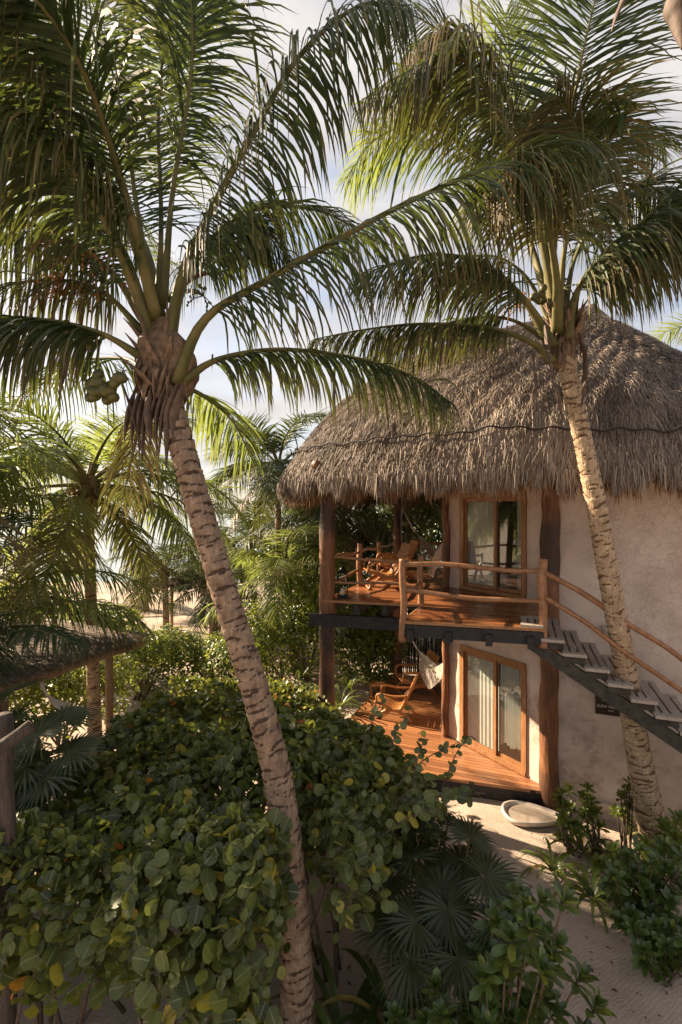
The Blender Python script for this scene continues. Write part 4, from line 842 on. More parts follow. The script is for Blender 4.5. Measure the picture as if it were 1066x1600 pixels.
palm_at(436, 735, 16, 465, 16.5, 'tall slim coconut palm standing left of the hut roof edge', length=3.0, nf=22, lod=1, mat='frond', r=.11, seed=2, group=GP, nut=4, bend=(-.3, 0), tmat='trunk_pale')
palm_at(-200, 690, 6.6, -230, 6.7, 'palm at the left edge of the view, only its middle height fronds showing', length=2.7, nf=10, lod=2, mat='frond', r=.13, seed=3, group=GP)
LP = palm_at(-110, 985, 7.5, -130, 7.6, 'low palm at the left edge whose fronds hang over the small thatched shelter', length=2.9, nf=12, lod=2, mat='frond', r=.13, seed=4, group=GP, els=(75, 50, 25, 25))
for pts, kw in (
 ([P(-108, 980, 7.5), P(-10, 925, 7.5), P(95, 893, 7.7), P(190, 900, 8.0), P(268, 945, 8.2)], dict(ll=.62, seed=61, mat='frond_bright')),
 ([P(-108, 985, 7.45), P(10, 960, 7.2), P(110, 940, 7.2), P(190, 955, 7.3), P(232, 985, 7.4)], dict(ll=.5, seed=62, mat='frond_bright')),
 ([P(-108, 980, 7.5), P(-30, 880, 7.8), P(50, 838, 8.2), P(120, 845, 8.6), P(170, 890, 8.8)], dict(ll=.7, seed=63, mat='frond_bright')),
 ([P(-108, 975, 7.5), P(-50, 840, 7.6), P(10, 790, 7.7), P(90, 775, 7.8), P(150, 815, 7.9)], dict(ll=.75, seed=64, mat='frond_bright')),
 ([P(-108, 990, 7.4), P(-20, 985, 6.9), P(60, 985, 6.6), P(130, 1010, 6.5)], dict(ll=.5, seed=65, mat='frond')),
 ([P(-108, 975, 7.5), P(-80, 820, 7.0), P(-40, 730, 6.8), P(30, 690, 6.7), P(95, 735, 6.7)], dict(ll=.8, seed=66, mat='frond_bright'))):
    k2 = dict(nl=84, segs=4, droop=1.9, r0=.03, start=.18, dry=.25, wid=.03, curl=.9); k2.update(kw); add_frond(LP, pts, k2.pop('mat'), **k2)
palm_at(448, 905, 15.0, 462, 15.2, 'short young palm with yellow green fronds below the tall slim palm', length=2.7, nf=18, lod=1, mat='frond_bright', r=.16, seed=5, group=GP, els=(75, 50, 50, 25, 0))
palm_at(258, 895, 20, 260, 20.2, 'small palm on the beach edge, straight trunk left of the leaning palm', length=2.0, nf=18, lod=0, mat='frond', r=.13, seed=6, group=GP)
palm_at(322, 880, 23, 316, 23, 'beach palm seen just left of the leaning trunk with yellow fronds', length=2.7, nf=18, lod=0, mat='frond_bright', r=.14, seed=7, group=GP)
palm_at(333, 925, 19, 334, 19.2, 'short dark trunked palm beside the beach shade roof', length=2.2, nf=14, lod=0, mat='frond', r=.16, seed=8, group=GP)
palm_at(228, 905, 25, 228, 25, 'far palm on the sand at left with drooping crown', length=2.4, nf=16, lod=0, mat='frond', r=.14, seed=9, group=GP)
palm_at(395, 850, 24, 398, 24, 'far feathery palm right of the leaning trunk near the beach', length=3.6, nf=18, lod=0, mat='frond', r=.14, seed=10, group=GP)
palm_at(480, 835, 19, 486, 19, 'palm crown just left of the front deck post', length=2.8, nf=18, lod=0, mat='frond', r=.14, seed=11, group=GP)
palm_at(533, 800, 17, 575, 17.5, 'palm with pale slanting trunk behind the upper deck railing', length=3.0, nf=20, lod=1, mat='frond', r=.17, seed=12, group=GP, tmat='trunk_pale')
palm_at(640, 770, 18.5, 645, 18.8, 'palm behind the upper deck whose fronds arch above the hammock', length=3.2, nf=22, lod=1, mat='frond', r=.14, seed=13, group=GP)
palm_at(1150, 560, 17.5, 1150, 17.5, 'palm beyond the hut roof at the right edge, light green frond tips showing', length=3.4, nf=18, lod=1, mat='frond_bright', r=.14, seed=14, group=GP)
# palm just outside the right edge: its dry sheath and one long frond reach into the view
TR = empty('coconut_palm', (3.9, 4.2, 0), 'palm beyond the top right corner, only a brown hanging husk and frond tip showing', 'palm tree', GP)
trunk(TR, [A3(4.3, 4.0, -.1), A3(4.3, 4.0, 4), P(1180, -60, 4.4)], [.16, .14, .13], seed=77, sides=16); husk(TR, P(1150, -40, 4.4), .16, .8, 12, 7)
spathe(TR, [P(1100, -60, 4.2), P(1055, -10, 4.1), P(1058, 30, 4.1), P(1066, 78, 4.1)], .10); spathe(TR, [P(1100, -70, 4.2), P(1000, -30, 4.1), P(970, 10, 4.1), P(955, 50, 4.1)], .07)
add_frond(TR, [P(1150, -40, 4.4), P(1120, 80, 4.5), P(1090, 150, 4.6), P(1010, 168, 4.7), P(930, 185, 4.8)], 'frond', nl=10, ll=.3, droop=1.6, start=.8, r0=.018, seed=3)

# ---------------------------------------------------------------- leaves and shrubs
def disc_leaf(n=9, cup=.10):
    a = np.linspace(0, 2*np.pi, n, endpoint=False)+.2; r = 1-.16*(np.cos(a) < -.9)
    V = np.vstack([[0, 0, 0], np.c_[r*np.cos(a)*.95, r*np.sin(a), cup*(np.abs(np.sin(a)))+.05*np.sin(3*a)]]); V[:, 0] += .85; j = np.arange(n)
    return V, [np.stack([np.zeros(n, int), 1+j, 1+(j+1) % n], -1)], np.c_[V[:, 0], V[:, 1], V[:, 2]]
def blade_leaf():            # obovate leaf along +x, folded along the midrib
    x = np.array([0, .25, .55, .85, 1.0]); w = np.array([.03, .10, .19, .17, .03]); dz = np.array([0, .05, .04, -.05, -.12])
    V = []
    for i in range(5): V += [[x[i], -w[i], dz[i]+.04*w[i]/.19], [x[i], 0, dz[i]-.02], [x[i], w[i], dz[i]+.04*w[i]/.19]]
    Fs = []
    for i in range(4):
        a = i*3; Fs += [[a, a+1, a+4, a+3], [a+1, a+2, a+5, a+4]]
    V = np.array(V); return V, [np.array(Fs)], V*1.0
DISC = disc_leaf(); BLADE = blade_leaf()
def axes_from(nv, rg, dirv=None):
    n = len(nv); nv = nrm(nv); r = rg.normal(0, 1, (n, 3)) if dirv is None else dirv; x = nrm(r-nv*(r*nv).sum(1, keepdims=True)); return np.stack([x, np.cross(nv, x), nv], 1)

# sea grape thicket: one canopy, several bushes, each with its own foliage and stems
FB = np.array([-1.1, -.71, -.5, -.40, -.25, -.15, -.115, -.085, -.045, .0, .08, .12, .16, .22, .30]); FY = np.array([3.6, 3.75, 3.7, 3.5, 3.4, 3.5, 4.0, 4.9, 4.7, 4.1, 4.5, 5.2, 5.6, 5.7, 5.7]); BY = np.array([7.0, 8.2, 9.6, 10, 10.4, 10.4, 10.2, 10, 9.6, 8.3, 7.4, 6.8, 6.3, 5.6, 5.5])
SEED = [(-2.6, 4.2), (-1.15, 3.9), (-3.2, 6.1), (-1.5, 5.7), (-.25, 5.3), (.75, 5.6), (-2.6, 8.3), (-.7, 8.0), (.1, 6.9)]
SL = ['sea grape bush at the lower left corner with a few orange leaves', 'sea grape bush with big round leaves just left of the leaning trunk base', 'sea grape bush beside the driftwood post at left', 'dense dark sea grape bush in the middle of the thicket left of the trunk',
      'sea grape bush directly right of the leaning trunk', 'sea grape bush with twigs reaching over the lower deck corner', 'sea grape bush below the small thatched shelter with sunlit yellow leaves', 'sunlit sea grape bush at the back of the thicket behind the leaning trunk', 'sea grape bush in front of the left deck post']
rg = np.random.default_rng(99); n = 120000
b = rg.uniform(-.98, .30, n); y = rg.uniform(3.2, 10.5, n); yf, yb = np.interp(b, FB, FY), np.interp(b, FB, BY); x = b*y
ok = (y > yf) & (y < yb) & ~((x < -3.3) & (y > 5.6)); b, y, x, yf, yb = b[ok], y[ok], x[ok], yf[ok], yb[ok]
# thin in proportion so that area density is even (bearing sampling thins with distance)
keep = rg.random(len(y)) < np.clip(y/10.5, 0, 1)*.9; b, y, x, yf, yb = b[keep], y[keep], x[keep], yf[keep], yb[keep]
zt = np.interp(y, [3.2, 4, 5, 6.5, 8, 10.5], [2.12, 2.28, 2.24, 2.10, 1.88, 1.75])+.10*fbm(x, y, 11, 1.7)+.07*fbm(x, y, 12, 5.0)
ed = np.minimum((y-yf)/.55, (yb-y)/.6); ed = np.clip(ed, 0, 1); zt = zt-.45*(1-ed)**2
zt = np.where(b > .1, zt-.05, zt)
dep = rg.exponential(.17, len(y))*(1+.8*(1-ed)); zt2 = zt-np.minimum(dep, np.where(b > .07, .8, .42+.85*ed)*(.6+.6*rg.random(len(y))))
gx = -(.17*fbm(x+.05, y, 11, 2.1)-.17*fbm(x-.05, y, 11, 2.1))/.1; gy = -(.17*fbm(x, y+.05, 11, 2.1)-.17*fbm(x, y-.05, 11, 2.1))/.1-np.where(y-yf < .6, .8, 0)
gap = (fbm(x, y, 21, 3.2) < -.62) & (rg.random(len(x)) < .8); zt2 = np.where(gap, zt2-.35, zt2)
pos = np.c_[x, y, zt2]; nv = nrm(np.c_[gx, gy*.6, np.full(len(x), .9)]+rg.normal(0, .85, (len(x), 3)))
sd_ = np.array(SEED); own = np.argmin(((pos[:, None, :2]+rg.normal(0, .12, (len(x), 1, 2))-sd_[None])**2).sum(-1), 1)
for k_ in range(len(SEED)):
    m_ = own == k_; p = pos[m_]; nn = nv[m_]
    rt = empty('sea_grape_bush', (SEED[k_][0], SEED[k_][1], 0), SL[k_], 'bush', 'sea grape bushes in the foreground thicket')
    sc = (.038+.040*rg.random(len(p))**1.3)*np.interp(p[:, 1], [3, 5, 9], [1.12, .95, .85])*np.where(rg.random(len(p)) < .2, .65, 1); var = rg.random(len(p)); g = G(); T_, TF, uv = DISC
    young = (rg.random(len(p)) < np.interp(p[:, 1], [5, 7, 8.5], [.10, .22, .6]))  # young yellow leaves; their larger share at the back also paints sunlight there
    for mk, mt in ((~young, 'seagrape'), (young, 'seagrape_sun')):
        if mk.sum() == 0: continue
        g = G(); ax_ = axes_from(nn[mk], rg)
        ax_[:, 1] *= rg.uniform(.72, 1.12, (mk.sum(), 1)); ax_[:, 2] *= rg.uniform(.2, 3.2, (mk.sum(), 1)); instances(g, T_, TF, p[mk], ax_, sc[mk], var[mk], uv); o = g.build('foliage' if mt == 'seagrape' else 'young_and_painted_sun_foliage', mt, None, True); o.parent = rt; o.location = tuple(-Vector(rt.location))
    g = G(); c0 = A3(SEED[k_][0], SEED[k_][1], 0); idx = rg.choice(len(p), min(11, len(p)), replace=False)
    for q in idx:
        e_ = p[q]; bs_ = c0+A3(rg.normal(0, .25), rg.normal(0, .2)+.15, 0); g.add(*tube([bs_, bs_*.5+e_*.5+A3(rg.normal(0, .15), rg.normal(0, .15), .1), e_], [.024, .015, .006], 6, n=12, lump=.1))
    o = g.build('stems', 'twig', None); o.parent = rt; o.location = tuple(-Vector(rt.location))
# sprigs: twigs with paired leaves standing out of the thicket, toward the deck and here and there
def sprig(g, gs, a, b_, n, s, rg, droop=.1):
    c = curve([a, (a+b_)/2+A3(0, 0, droop), b_], 20); gs.add(*tube(c, [.009, .004], 5)); i = np.linspace(5, 19, n).astype(int); p = c[i]; T = nrm(np.gradient(c, axis=0))[i]
    sdv = nrm(np.cross(T, A3(0, 0, 1))); sgn = np.where(np.arange(n) % 2 == 0, 1, -1)[:, None]; d = nrm(sdv*sgn+T*.5+rg.normal(0, .25, (n, 3))); nv = nrm(A3(0, -.35, .8)+rg.normal(0, .45, (n, 3)))
    instances(g, DISC[0], DISC[1], p, axes_from(nv, rg, d), s*(.8+.4*rg.random(n)), rg.random(n), DISC[2])
rt = empty('sea_grape_branch', (.9, 5.4, 0), 'long sea grape branches with round leaves reaching right in front of the lower deck', 'branch')
g, gs = G(), G()
for (a, b_, n, s) in ((P(560, 1290, 5.0), P(752, 1240, 5.2), 22, .06), (P(600, 1250, 5.2), P(716, 1160, 5.5), 14, .042), (P(590, 1230, 5.3), P(640, 1110, 5.8), 14, .045), (P(600, 1270, 5.1), P(700, 1215, 5.3), 16, .05), (P(560, 1340, 4.6), P(690, 1262, 4.8), 16, .056), (P(690, 1235, 5.3), P(735, 1150, 5.5), 11, .038), (P(560, 1200, 5.6), P(600, 1090, 6.2), 12, .045), (P(560, 1330, 4.4), P(610, 1420, 4.3), 12, .055), (P(640, 1250, 5.2), P(665, 1150, 5.5), 12, .045)):
    sprig(g, gs, a, b_, n, s, rg)
for mm, nm, mt in ((g, 'foliage', 'seagrape'), (gs, 'twigs', 'twig')):
    o = mm.build(nm, mt, None); o.parent = rt; o.location = tuple(-Vector(rt.location))

def clump(name, label, ells, n, size, mat, cat='bush', group=None, seed=0, leaf='blade', stems=10, up=.6, jit=.6, fill=.35):
    """a bush of separate leaves spread through several rounded clumps"""
    rg = np.random.default_rng(seed); e0 = ells[0]; rt = empty(name, (e0[0], e0[1], 0), label, cat, group); vol = np.array([e[3]*e[4]+e[4]*e[5] for e in ells]); pick = rg.choice(len(ells), n, p=vol/vol.sum()); E = np.array(ells)[pick]
    d = nrm(rg.normal(0, 1, (n, 3))); d[:, 2] = np.abs(d[:, 2])*np.where(rg.random(n) < .8, 1, -1); r = np.where(rg.random(n) < fill, rg.random(n)**.5, .88+.2*rg.random(n))*(1+.13*np.sin(d[:, 0]*7+seed)*np.sin(d[:, 1]*6+d[:, 2]*5))
    p = E[:, :3]+d*r[:, None]*E[:, 3:]; p[:, 2] = np.maximum(p[:, 2], .05); T_, TF, uv = BLADE if leaf == 'blade' else DISC
    g = G(); nv = nrm(d+A3(0, 0, up)+rg.normal(0, jit, (n, 3))); instances(g, T_, TF, p, axes_from(nv, rg), size*(.7+.6*rg.random(n)), rg.random(n), uv)
    o = g.build('foliage', mat, None, True); o.parent = rt; o.location = tuple(-Vector(rt.location)); g = G()
    for q in range(stems):
        e_ = p[rg.integers(n)]; b0 = A3(e0[0]+rg.normal(0, .1), e0[1]+rg.normal(0, .1), 0); g.add(*tube([b0, (b0+e_)/2+A3(0, 0, .1), e_], [.025, .015, .006], 5, n=7))
    o = g.build('stems', 'twig', None); o.parent = rt; o.location = tuple(-Vector(rt.location)); return rt
GB = 'green shrubs between the thicket and the beach'
def E(px, py, Z, rx, ry, rz): p = P(px, py, Z); return (p[0], p[1], p[2], rx, ry, rz)
BG = [
 ('rounded shrub behind the thicket below the far palms', [E(215, 1030, 13, .9, .8, .8), E(262, 1025, 14, .9, .8, .8)], 3600, .10, 'shrub_bright'),
 ('shrub of small glossy leaves on the beach edge left of the leaning trunk', [E(320, 1035, 14.5, 1.2, .9, .8), E(370, 1035, 13.5, .9, .8, .7)], 3600, .10, 'shrub_bright'),
 ('sunlit yellow green shrub under the small shelter roof', [E(90, 1085, 10.2, 1.1, .8, .8), E(150, 1070, 11, .9, .8, .8), E(20, 1090, 10, 1.0, .8, .8)], 4200, .10, 'shrub_bright'),
 ('shrub right of the leaning trunk at the foot of the slim palm', [E(425, 1000, 15, 1.0, .9, 1.1), E(400, 985, 17, 1.1, .9, 1.0)], 3800, .10, 'shrub_bright'),
 ('bright sunlit shrub left of the front deck post', [E(478, 985, 14.5, .8, .8, 1.2), E(500, 960, 15.5, .9, .9, 1.4)], 4200, .10, 'shrub_bright'),
 ('tall leafy shrub seen under the upper deck beams', [E(575, 1020, 14.8, 1.1, .6, .9), E(555, 975, 14.2, .9, .8, 1.5), E(590, 1000, 14.3, .8, .8, 1.1)], 8200, .10, 'shrub_bright'),
 ('dark shrub behind the stick fence under the upper deck', [E(640, 950, 18, 1.6, .8, 1.9), E(700, 930, 18, 1.5, .8, 2.0)], 4200, .13, 'shrub'),
 ('wide green shrub behind the far deck railing', [E(545, 885, 18.5, 1.4, 1.0, 1.9), E(600, 880, 19, 1.3, 1.0, 1.9)], 5200, .13, 'shrub'),
 ('tree of dark foliage closing the view behind the upper deck hammock', [E(650, 860, 21, 1.8, 1.2, 2.2), E(700, 850, 20, 1.6, 1.2, 2.4), E(610, 850, 22, 1.6, 1.2, 2.2)], 7000, .16, 'shrub'),
 ('feathery green thicket behind the slim palm', [E(420, 900, 24, 2.0, 1.2, 2.2), E(470, 880, 22, 1.8, 1.2, 2.4), E(505, 860, 22, 1.2, 1.2, 2.6)], 6500, .16, 'shrub'),
 ('leafy mass behind the left palm trunk', [E(60, 970, 17, 2.0, 1.2, 1.3), E(-20, 940, 17, 2.0, 1.2, 2.0)], 4200, .15, 'shrub'),
 ('unseen dense bush added outside the left edge to shade the foreground', [(-5.0, 6.3, 1.3, 1.0, 1.0, 1.1), (-4.9, 5.0, 1.2, .9, .9, 1.0)], 6000, .13, 'shrub'),  # unseen bush, added to throw shade on the foreground sand
 ('low shrub behind the beach palms at left', [E(165, 985, 15, 1.1, .9, .8), E(120, 1000, 14, 1.1, .9, .8)], 3200, .11, 'shrub_bright'),
]
for i_, (lab, el, nn_, sz, mt) in enumerate(BG): clump('beach_shrub', lab, el, int(nn_*1.25), sz*1.25, mt, group=GB, seed=200+i_)

# rosette shrubs (fleshy paddle leaves in whorls at the stem tips)
def rosettes(label, base, tips, size, mat, group, seed=0, name='rosette_shrub', nl=15):
    rg = np.random.default_rng(seed); rt = empty(name, (base[0], base[1], 0), label, 'shrub', group); g, gs = G(), G()
    tips = list(tips)+[A3(base[0], base[1], 0)*(1-f)+np.asarray(t_)*f+rg.normal(0, .07, 3)*A3(1, 1, .6) for t_ in tips for f in (.78, .55)]
    for tp in tips:
        tp = np.asarray(tp); b0 = A3(base[0]+rg.normal(0, .06), base[1]+rg.normal(0, .06), 0); gs.add(*tube([b0, (b0+tp)/2+A3(0, 0, -.08)+rg.normal(0, .03, 3), tp], [.016, .011, .008], 6, n=9))
        axd = nrm((tp-b0)*A3(1, 1, .5)+A3(0, -.1, .7)+rg.normal(0, .15, 3)); nl_ = nl+rg.integers(-2, 3); a = np.arange(nl_)*2.4+rg.random(); til = np.linspace(1.25, .35, nl_)+rg.normal(0, .1, nl_)
        u = nrm(np.cross(axd, A3(.3, .9, .1))); v = np.cross(axd, u); rad = np.cos(a)[:, None]*u+np.sin(a)[:, None]*v
        d = nrm(rad*np.sin(til)[:, None]+axd*np.cos(til)[:, None]); nv = nrm(axd*np.sin(til)[:, None]-rad*np.cos(til)[:, None]+rg.normal(0, .12, (nl_, 3)))
        instances(g, BLADE[0], BLADE[1], tp+axd*np.linspace(-.05, .03, nl_)[:, None], axes_from(nv, rg, d), size*(.75+.4*rg.random(nl_))*np.linspace(1.1, .7, nl_), rg.random(nl_), BLADE[2])
    for mm, nm, mt in ((g, 'foliage', mat), (gs, 'stems', 'twig')):
        o = mm.build(nm, mt, None); o.parent = rt; o.location = tuple(-Vector(rt.location))
def tipsat(lst, Z, rg): return [P(px, py, Z+rg.normal(0, .12)) for px, py in lst]
rg = np.random.default_rng(5); GRS = 'rosette leaved shrubs along the sand path'
rosettes('big glossy rosette shrub at the bottom centre beside the sand path', (1.25, 4.0), tipsat([(790, 1500), (830, 1450), (870, 1480), (905, 1530), (850, 1560), (800, 1590), (760, 1530), (880, 1410), (820, 1420), (930, 1575), (770, 1580), (845, 1515), (800, 1470), (735, 1590), (690, 1590)], 3.75, rg), .155, 'shrub', GRS, 1)
rosettes('dark rosette shrub between the fan palms and the sand path', (1.35, 4.9), tipsat([(775, 1440), (810, 1400), (845, 1410), (760, 1480), (740, 1550), (790, 1430), (850, 1460)], 4.3, rg), .15, 'shrub', GRS, 2)
rosettes('small rosette plant left of the sand path below the sea grape branch', (1.15, 6.0), tipsat([(700, 1285), (722, 1300), (690, 1310), (735, 1325), (672, 1300), (750, 1340), (710, 1345)], 5.6, rg), .125, 'shrub', GRS, 3)
rosettes('lone upright rosette plant by the foot basin against the plaster wall', (3.45, 7.2), [P(878, 1240, 7.1), P(883, 1262, 7.0), P(873, 1255, 7.1), P(890, 1235, 7.2), P(880, 1280, 6.95)], .125, 'shrub_bright', GRS, 4)
rosettes('second upright rosette plant against the plaster wall', (3.8, 7.2), [P(918, 1232, 7.1), P(924, 1252, 7.0), P(932, 1268, 7.0), P(912, 1246, 7.1)], .12, 'shrub_bright', GRS, 5)
rosettes('third rosette plant just left of the hut palm trunk', (4.2, 7.1), [P(980, 1235, 7.0), P(988, 1252, 7.0), P(970, 1245, 7.05), P(984, 1222, 7.1)], .12, 'shrub_bright', GRS, 6)
rosettes('sprawling rosette shrub right of the path in front of the palm base', (3.6, 5.9), tipsat([(990, 1365), (1020, 1350), (1050, 1370), (975, 1400), (1010, 1395), (1045, 1410), (1065, 1390), (960, 1370), (1000, 1330), (1040, 1325), (985, 1430), (1025, 1440), (1060, 1445), (1070, 1340)], 5.5, rg), .15, 'shrub', GRS, 7)
rosettes('low dark rosette shrub at the right edge of the path', (3.55, 5.3), tipsat([(1010, 1470), (1040, 1480), (1060, 1500), (1025, 1450), (1075, 1470), (990, 1450), (1050, 1455)], 5.1, rg), .14, 'shrub', GRS, 8)
rosettes('bright rosette shrub at the right edge next to the palm trunk', (4.3, 6.4), tipsat([(1040, 1290), (1055, 1310), (1070, 1330), (1060, 1280), (1010, 1320), (960, 1330), (938, 1350), (1080, 1300)], 6.1, rg), .15, 'shrub_bright', GRS, 9)
rosettes('rosette plant in the dark at the very bottom centre', (.75, 3.9), tipsat([(650, 1570), (680, 1545), (700, 1595), (620, 1590), (665, 1600)], 3.9, rg), .14, 'shrub', GRS, 10)

# strappy lilies
def lily(label, base, n, L_, w, seed=0, mat='strap', up=1.0):
    rg = np.random.default_rng(seed); g = G(); base = np.asarray(base, float)
    for k_ in range(n):
        a = k_*2.4+rg.normal(0, .2); o = A3(math.cos(a), math.sin(a), 0); LL = L_*(.7+.5*rg.random()); e = 1.0*up*(.5+.8*rg.random())
        pos = base+o*.03; d = nrm(o+A3(0, 0, e*1.5)); s = A3(-o[1], o[0], 0); V = []; m_ = 9
        for q in range(m_+1):
            y = q/m_; ww = w*np.interp(y, [0, .25, .7, 1], [.6, 1, .75, .02]); nn = np.cross(d, s); V += [pos-s*ww/2+nn*ww*.15, pos, pos+s*ww/2+nn*ww*.15]; d = nrm(d-A3(0, 0, 1)*(.12+.34*y)*(1.5-up*.4)); pos = pos+d*LL/m_
        q = (np.arange(m_)*3); F_ = np.concatenate([np.stack([q, q+1, q+4, q+3], -1), np.stack([q+1, q+2, q+5, q+4], -1)]); g.add(V, F_, var=rg.random(), dry=np.repeat(np.clip(np.linspace(-1.2, .7, m_+1), 0, 1)*rg.random(), 3))
    o = g.build('spider_lily', mat); return tag(o, label, 'plant', 'strap leaved lilies')
lily('strap leaved lily on the sand in front of the foot basin', (3.0, 6.75, .03), 18, .62, .05, 1)
lily('strap leaved lily right of the path in front of the rosette plants', (3.28, 6.3, .03), 20, .60, .055, 2)
lily('strap leaved lily at the foot of the hut palm', (3.9, 6.75, .03), 20, .6, .055, 3)
lily('lily with dark arching leaves beside the wall plinth', (3.6, 7.15, .03), 16, .6, .055, 4)
lily('wide leaved lily at the right edge behind the palm trunk', (5.2, 7.0, .05), 14, 1.2, .10, 5, up=1.2)
lily('dark lily clump beneath the sea grape directly right of the big trunk', (.05, 4.5, .05), 20, 1.0, .07, 16, up=1.1)
lily('lily at the bottom edge beside the rosette plant', (.42, 3.75, .05), 16, .8, .07, 17, up=1.0)
lily('large lily in the bottom centre shade right of the big trunk', (.12, 3.95, .1), 18, 1.15, .085, 6, up=1.25)
lily('lily in the dark under the sea grape left of the big trunk', (-.75, 3.95, .05), 18, .9, .07, 7, up=1.1)
lily('lily clump on the shaded sand by the big trunk base', (-.45, 3.7, .05), 14, .7, .06, 8, up=.9)
lily('lily clump near the bottom edge between trunk and fan palms', (.5, 4.6, .05), 18, .95, .07, 9, up=1.2)
for i_, (px, py, Z) in enumerate([(425, 1075, 12.6), (455, 1080, 12.2), (485, 1090, 11.6), (545, 1065, 12.6), (470, 1050, 13.2), (530, 1095, 11.6), (440, 1050, 13.5)]):
    p = P(px, py, Z); lily(['sunlit lily behind the thicket, the left end of the row', 'sunlit lily behind the thicket, second from left', 'sunlit lily left of the front deck post', 'lily on the bare sand right of the front deck post', 'taller lily at the foot of the slim palm', 'pale lily close beside the front deck post on its right', 'lily in front of the low young palm'][i_], (p[0], p[1], max(.05, min(p[2]-.2, .6))), 22, .95, .055, 20+i_, up=1.25)

# fan palms
def fan_palm(label, base, leaves, size, seed=0):
    rg = np.random.default_rng(seed); rt = empty('fan_palm', base, label, 'fan palm', 'dwarf fan palms'); base = np.asarray(base, float)
    for tp in leaves:
        tp = np.asarray(tp, float); od = nrm((tp-base)*A3(1, 1, .35)+rg.normal(0, .08, 3)); nv = nrm(A3(0, -.25, 1)+od*.45+rg.normal(0, .22, 3)); x = nrm(od-nv*np.dot(od, nv)); y = np.cross(nv, x); g = G(); nb = 34
        for k_ in range(nb):
            a = (k_/(nb-1)-.5)*R(300); d = x*math.cos(a)+y*math.sin(a); L_ = size*(1-.18*abs(a)/2.6)*(.9+.15*rg.random()); s = nrm(np.cross(nv, d)); pos = tp.copy(); V = []; w = L_*.085; m_ = 6; dd = d+nv*.12
            for q in range(m_+1):
                yq = q/m_; ww = w*np.interp(yq, [0, .5, 1], [.35, 1.0, .04]); fold = .35*ww*(1 if k_ % 2 else -1)
                V += [pos-s*ww/2, pos+nv*fold*.6, pos+s*ww/2]; dd = nrm(dd-A3(0, 0, 1)*.05*(1+3.2*yq**2)); pos = pos+dd*L_/m_
            q = np.arange(m_)*3; g.add(V, np.concatenate([np.stack([q, q+1, q+4, q+3], -1), np.stack([q+1, q+2, q+5, q+4], -1)]), var=rg.random()*.7+.15*(k_ % 2), dry=np.repeat(np.clip(np.linspace(.35, -.2, m_+1), 0, 1)*.35, 3))
        o = g.build('fan_leaf', 'fan', None, False); o.parent = rt; o.location = tuple(-Vector(base)); h = G(); h.add(*tube([base+A3(0, 0, .02), (base+tp)/2+A3(0, 0, .1), tp], [.014, .009], 6, n=10)); hb = h.build('leaf_stalk', 'petiole', o)
fan_palm('dark fan palm between the sea grape and the sand path', A3(1.05, 5.0, 0), [P(760, 1370, 4.7), P(690, 1395, 4.9), P(735, 1310, 5.3), P(645, 1340, 5.2), P(700, 1420, 4.6), P(650, 1300, 5.4), P(610, 1370, 5.0), P(720, 1350, 5.2)], .47, 1)
fan_palm('lower fan palm with open round leaves at the bottom centre', A3(.75, 4.6, 0), [P(772, 1440, 4.35), P(716, 1498, 4.2), P(650, 1440, 4.5), P(690, 1460, 4.6), P(610, 1450, 4.5), P(640, 1500, 4.3)], .43, 2)
fan_palm('fan palm behind the driftwood post at the left edge', A3(-3.0, 5.4, 0), [P(60, 1150, 5.3), P(100, 1125, 5.6), P(40, 1200, 5.2), P(10, 1130, 5.6), P(110, 1175, 5.3), P(70, 1215, 5.1), P(20, 1080, 5.8)], .5, 3)

# stick fence behind the lower deck
FN = empty('stick_fence', (2.4, 15.2, 0), 'dark fence of upright sticks behind the lower deck', 'fence'); g = G(); rg = np.random.default_rng(3)
for x_ in np.arange(1.3, 4.4, .062):
    xx_ = x_+rg.normal(0, .008); h_ = 3.0+rg.random()*.35; g.add(*tube([A3(xx_, 15.2, 0), A3(xx_+rg.normal(0, .02), 15.2+rg.normal(0, .015), h_*.5), A3(xx_+rg.normal(0, .04), 15.2, h_)], [.021+.012*rg.random(), .018], 6, n=6))
o = g.build('sticks', 'fencewood', None); o.parent = FN; o.location = tuple(-Vector(FN.location)); g = G()
for z_ in (.7, 1.8, 2.7): g.add(*tube([A3(1.2, 15.26, z_), A3(4.5, 15.26, z_)], [.03], 6))
o = g.build('crossbar', 'fencewood', None); o.parent = FN; o.location = tuple(-Vector(FN.location))

# small thatched shelter at left
SH = empty('thatched_shelter', (-5.2, 8, 0), 'low flat thatched shade shelter with pole beams at the left edge', 'shelter')
def shp(g, name, mat, sm=True): o = g.build(name, mat, None, sm); o.parent = SH; o.location = tuple(-Vector(SH.location)); return o
ca, cb_, cc_, cd_ = P(224, 992, 9.0), P(-12, 1066, 6.2), A3(-7.6, 5.9, 3.02), A3(-7.4, 10.6, 2.86)
nu, nv_ = 40, 30; uu, vv = np.meshgrid(np.linspace(0, 1, nu), np.linspace(0, 1, nv_)); uu, vv = uu.ravel()[:, None], vv.ravel()[:, None]
def shs(u, v): return (ca*(1-u)+cb_*u)*(1-v)+(cd_*(1-u)+cc_*u)*v
top = shs(uu, vv); top[:, 2] += .03*np.sin(uu[:, 0]*25)*np.sin(vv[:, 0]*17); i, j = np.meshgrid(np.arange(nv_-1), np.arange(nu-1), indexing='ij'); q = (i*nu+j).ravel()
g = G(); g.add(top, np.stack([q, q+nu, q+nu+1, q+1], -1)); bt = top-A3(0, 0, .09); g.add(bt, np.stack([q, q+1, q+nu+1, q+nu], -1))
for idx in (np.arange(nu), np.arange(nv_)*nu, np.arange(nv_)*nu+nu-1, (nv_-1)*nu+np.arange(nu)):
    V = np.vstack([top[idx], bt[idx]]); m_ = len(idx); j = np.arange(m_-1); g.add(V, np.stack([j, j+1, m_+j+1, m_+j], -1))
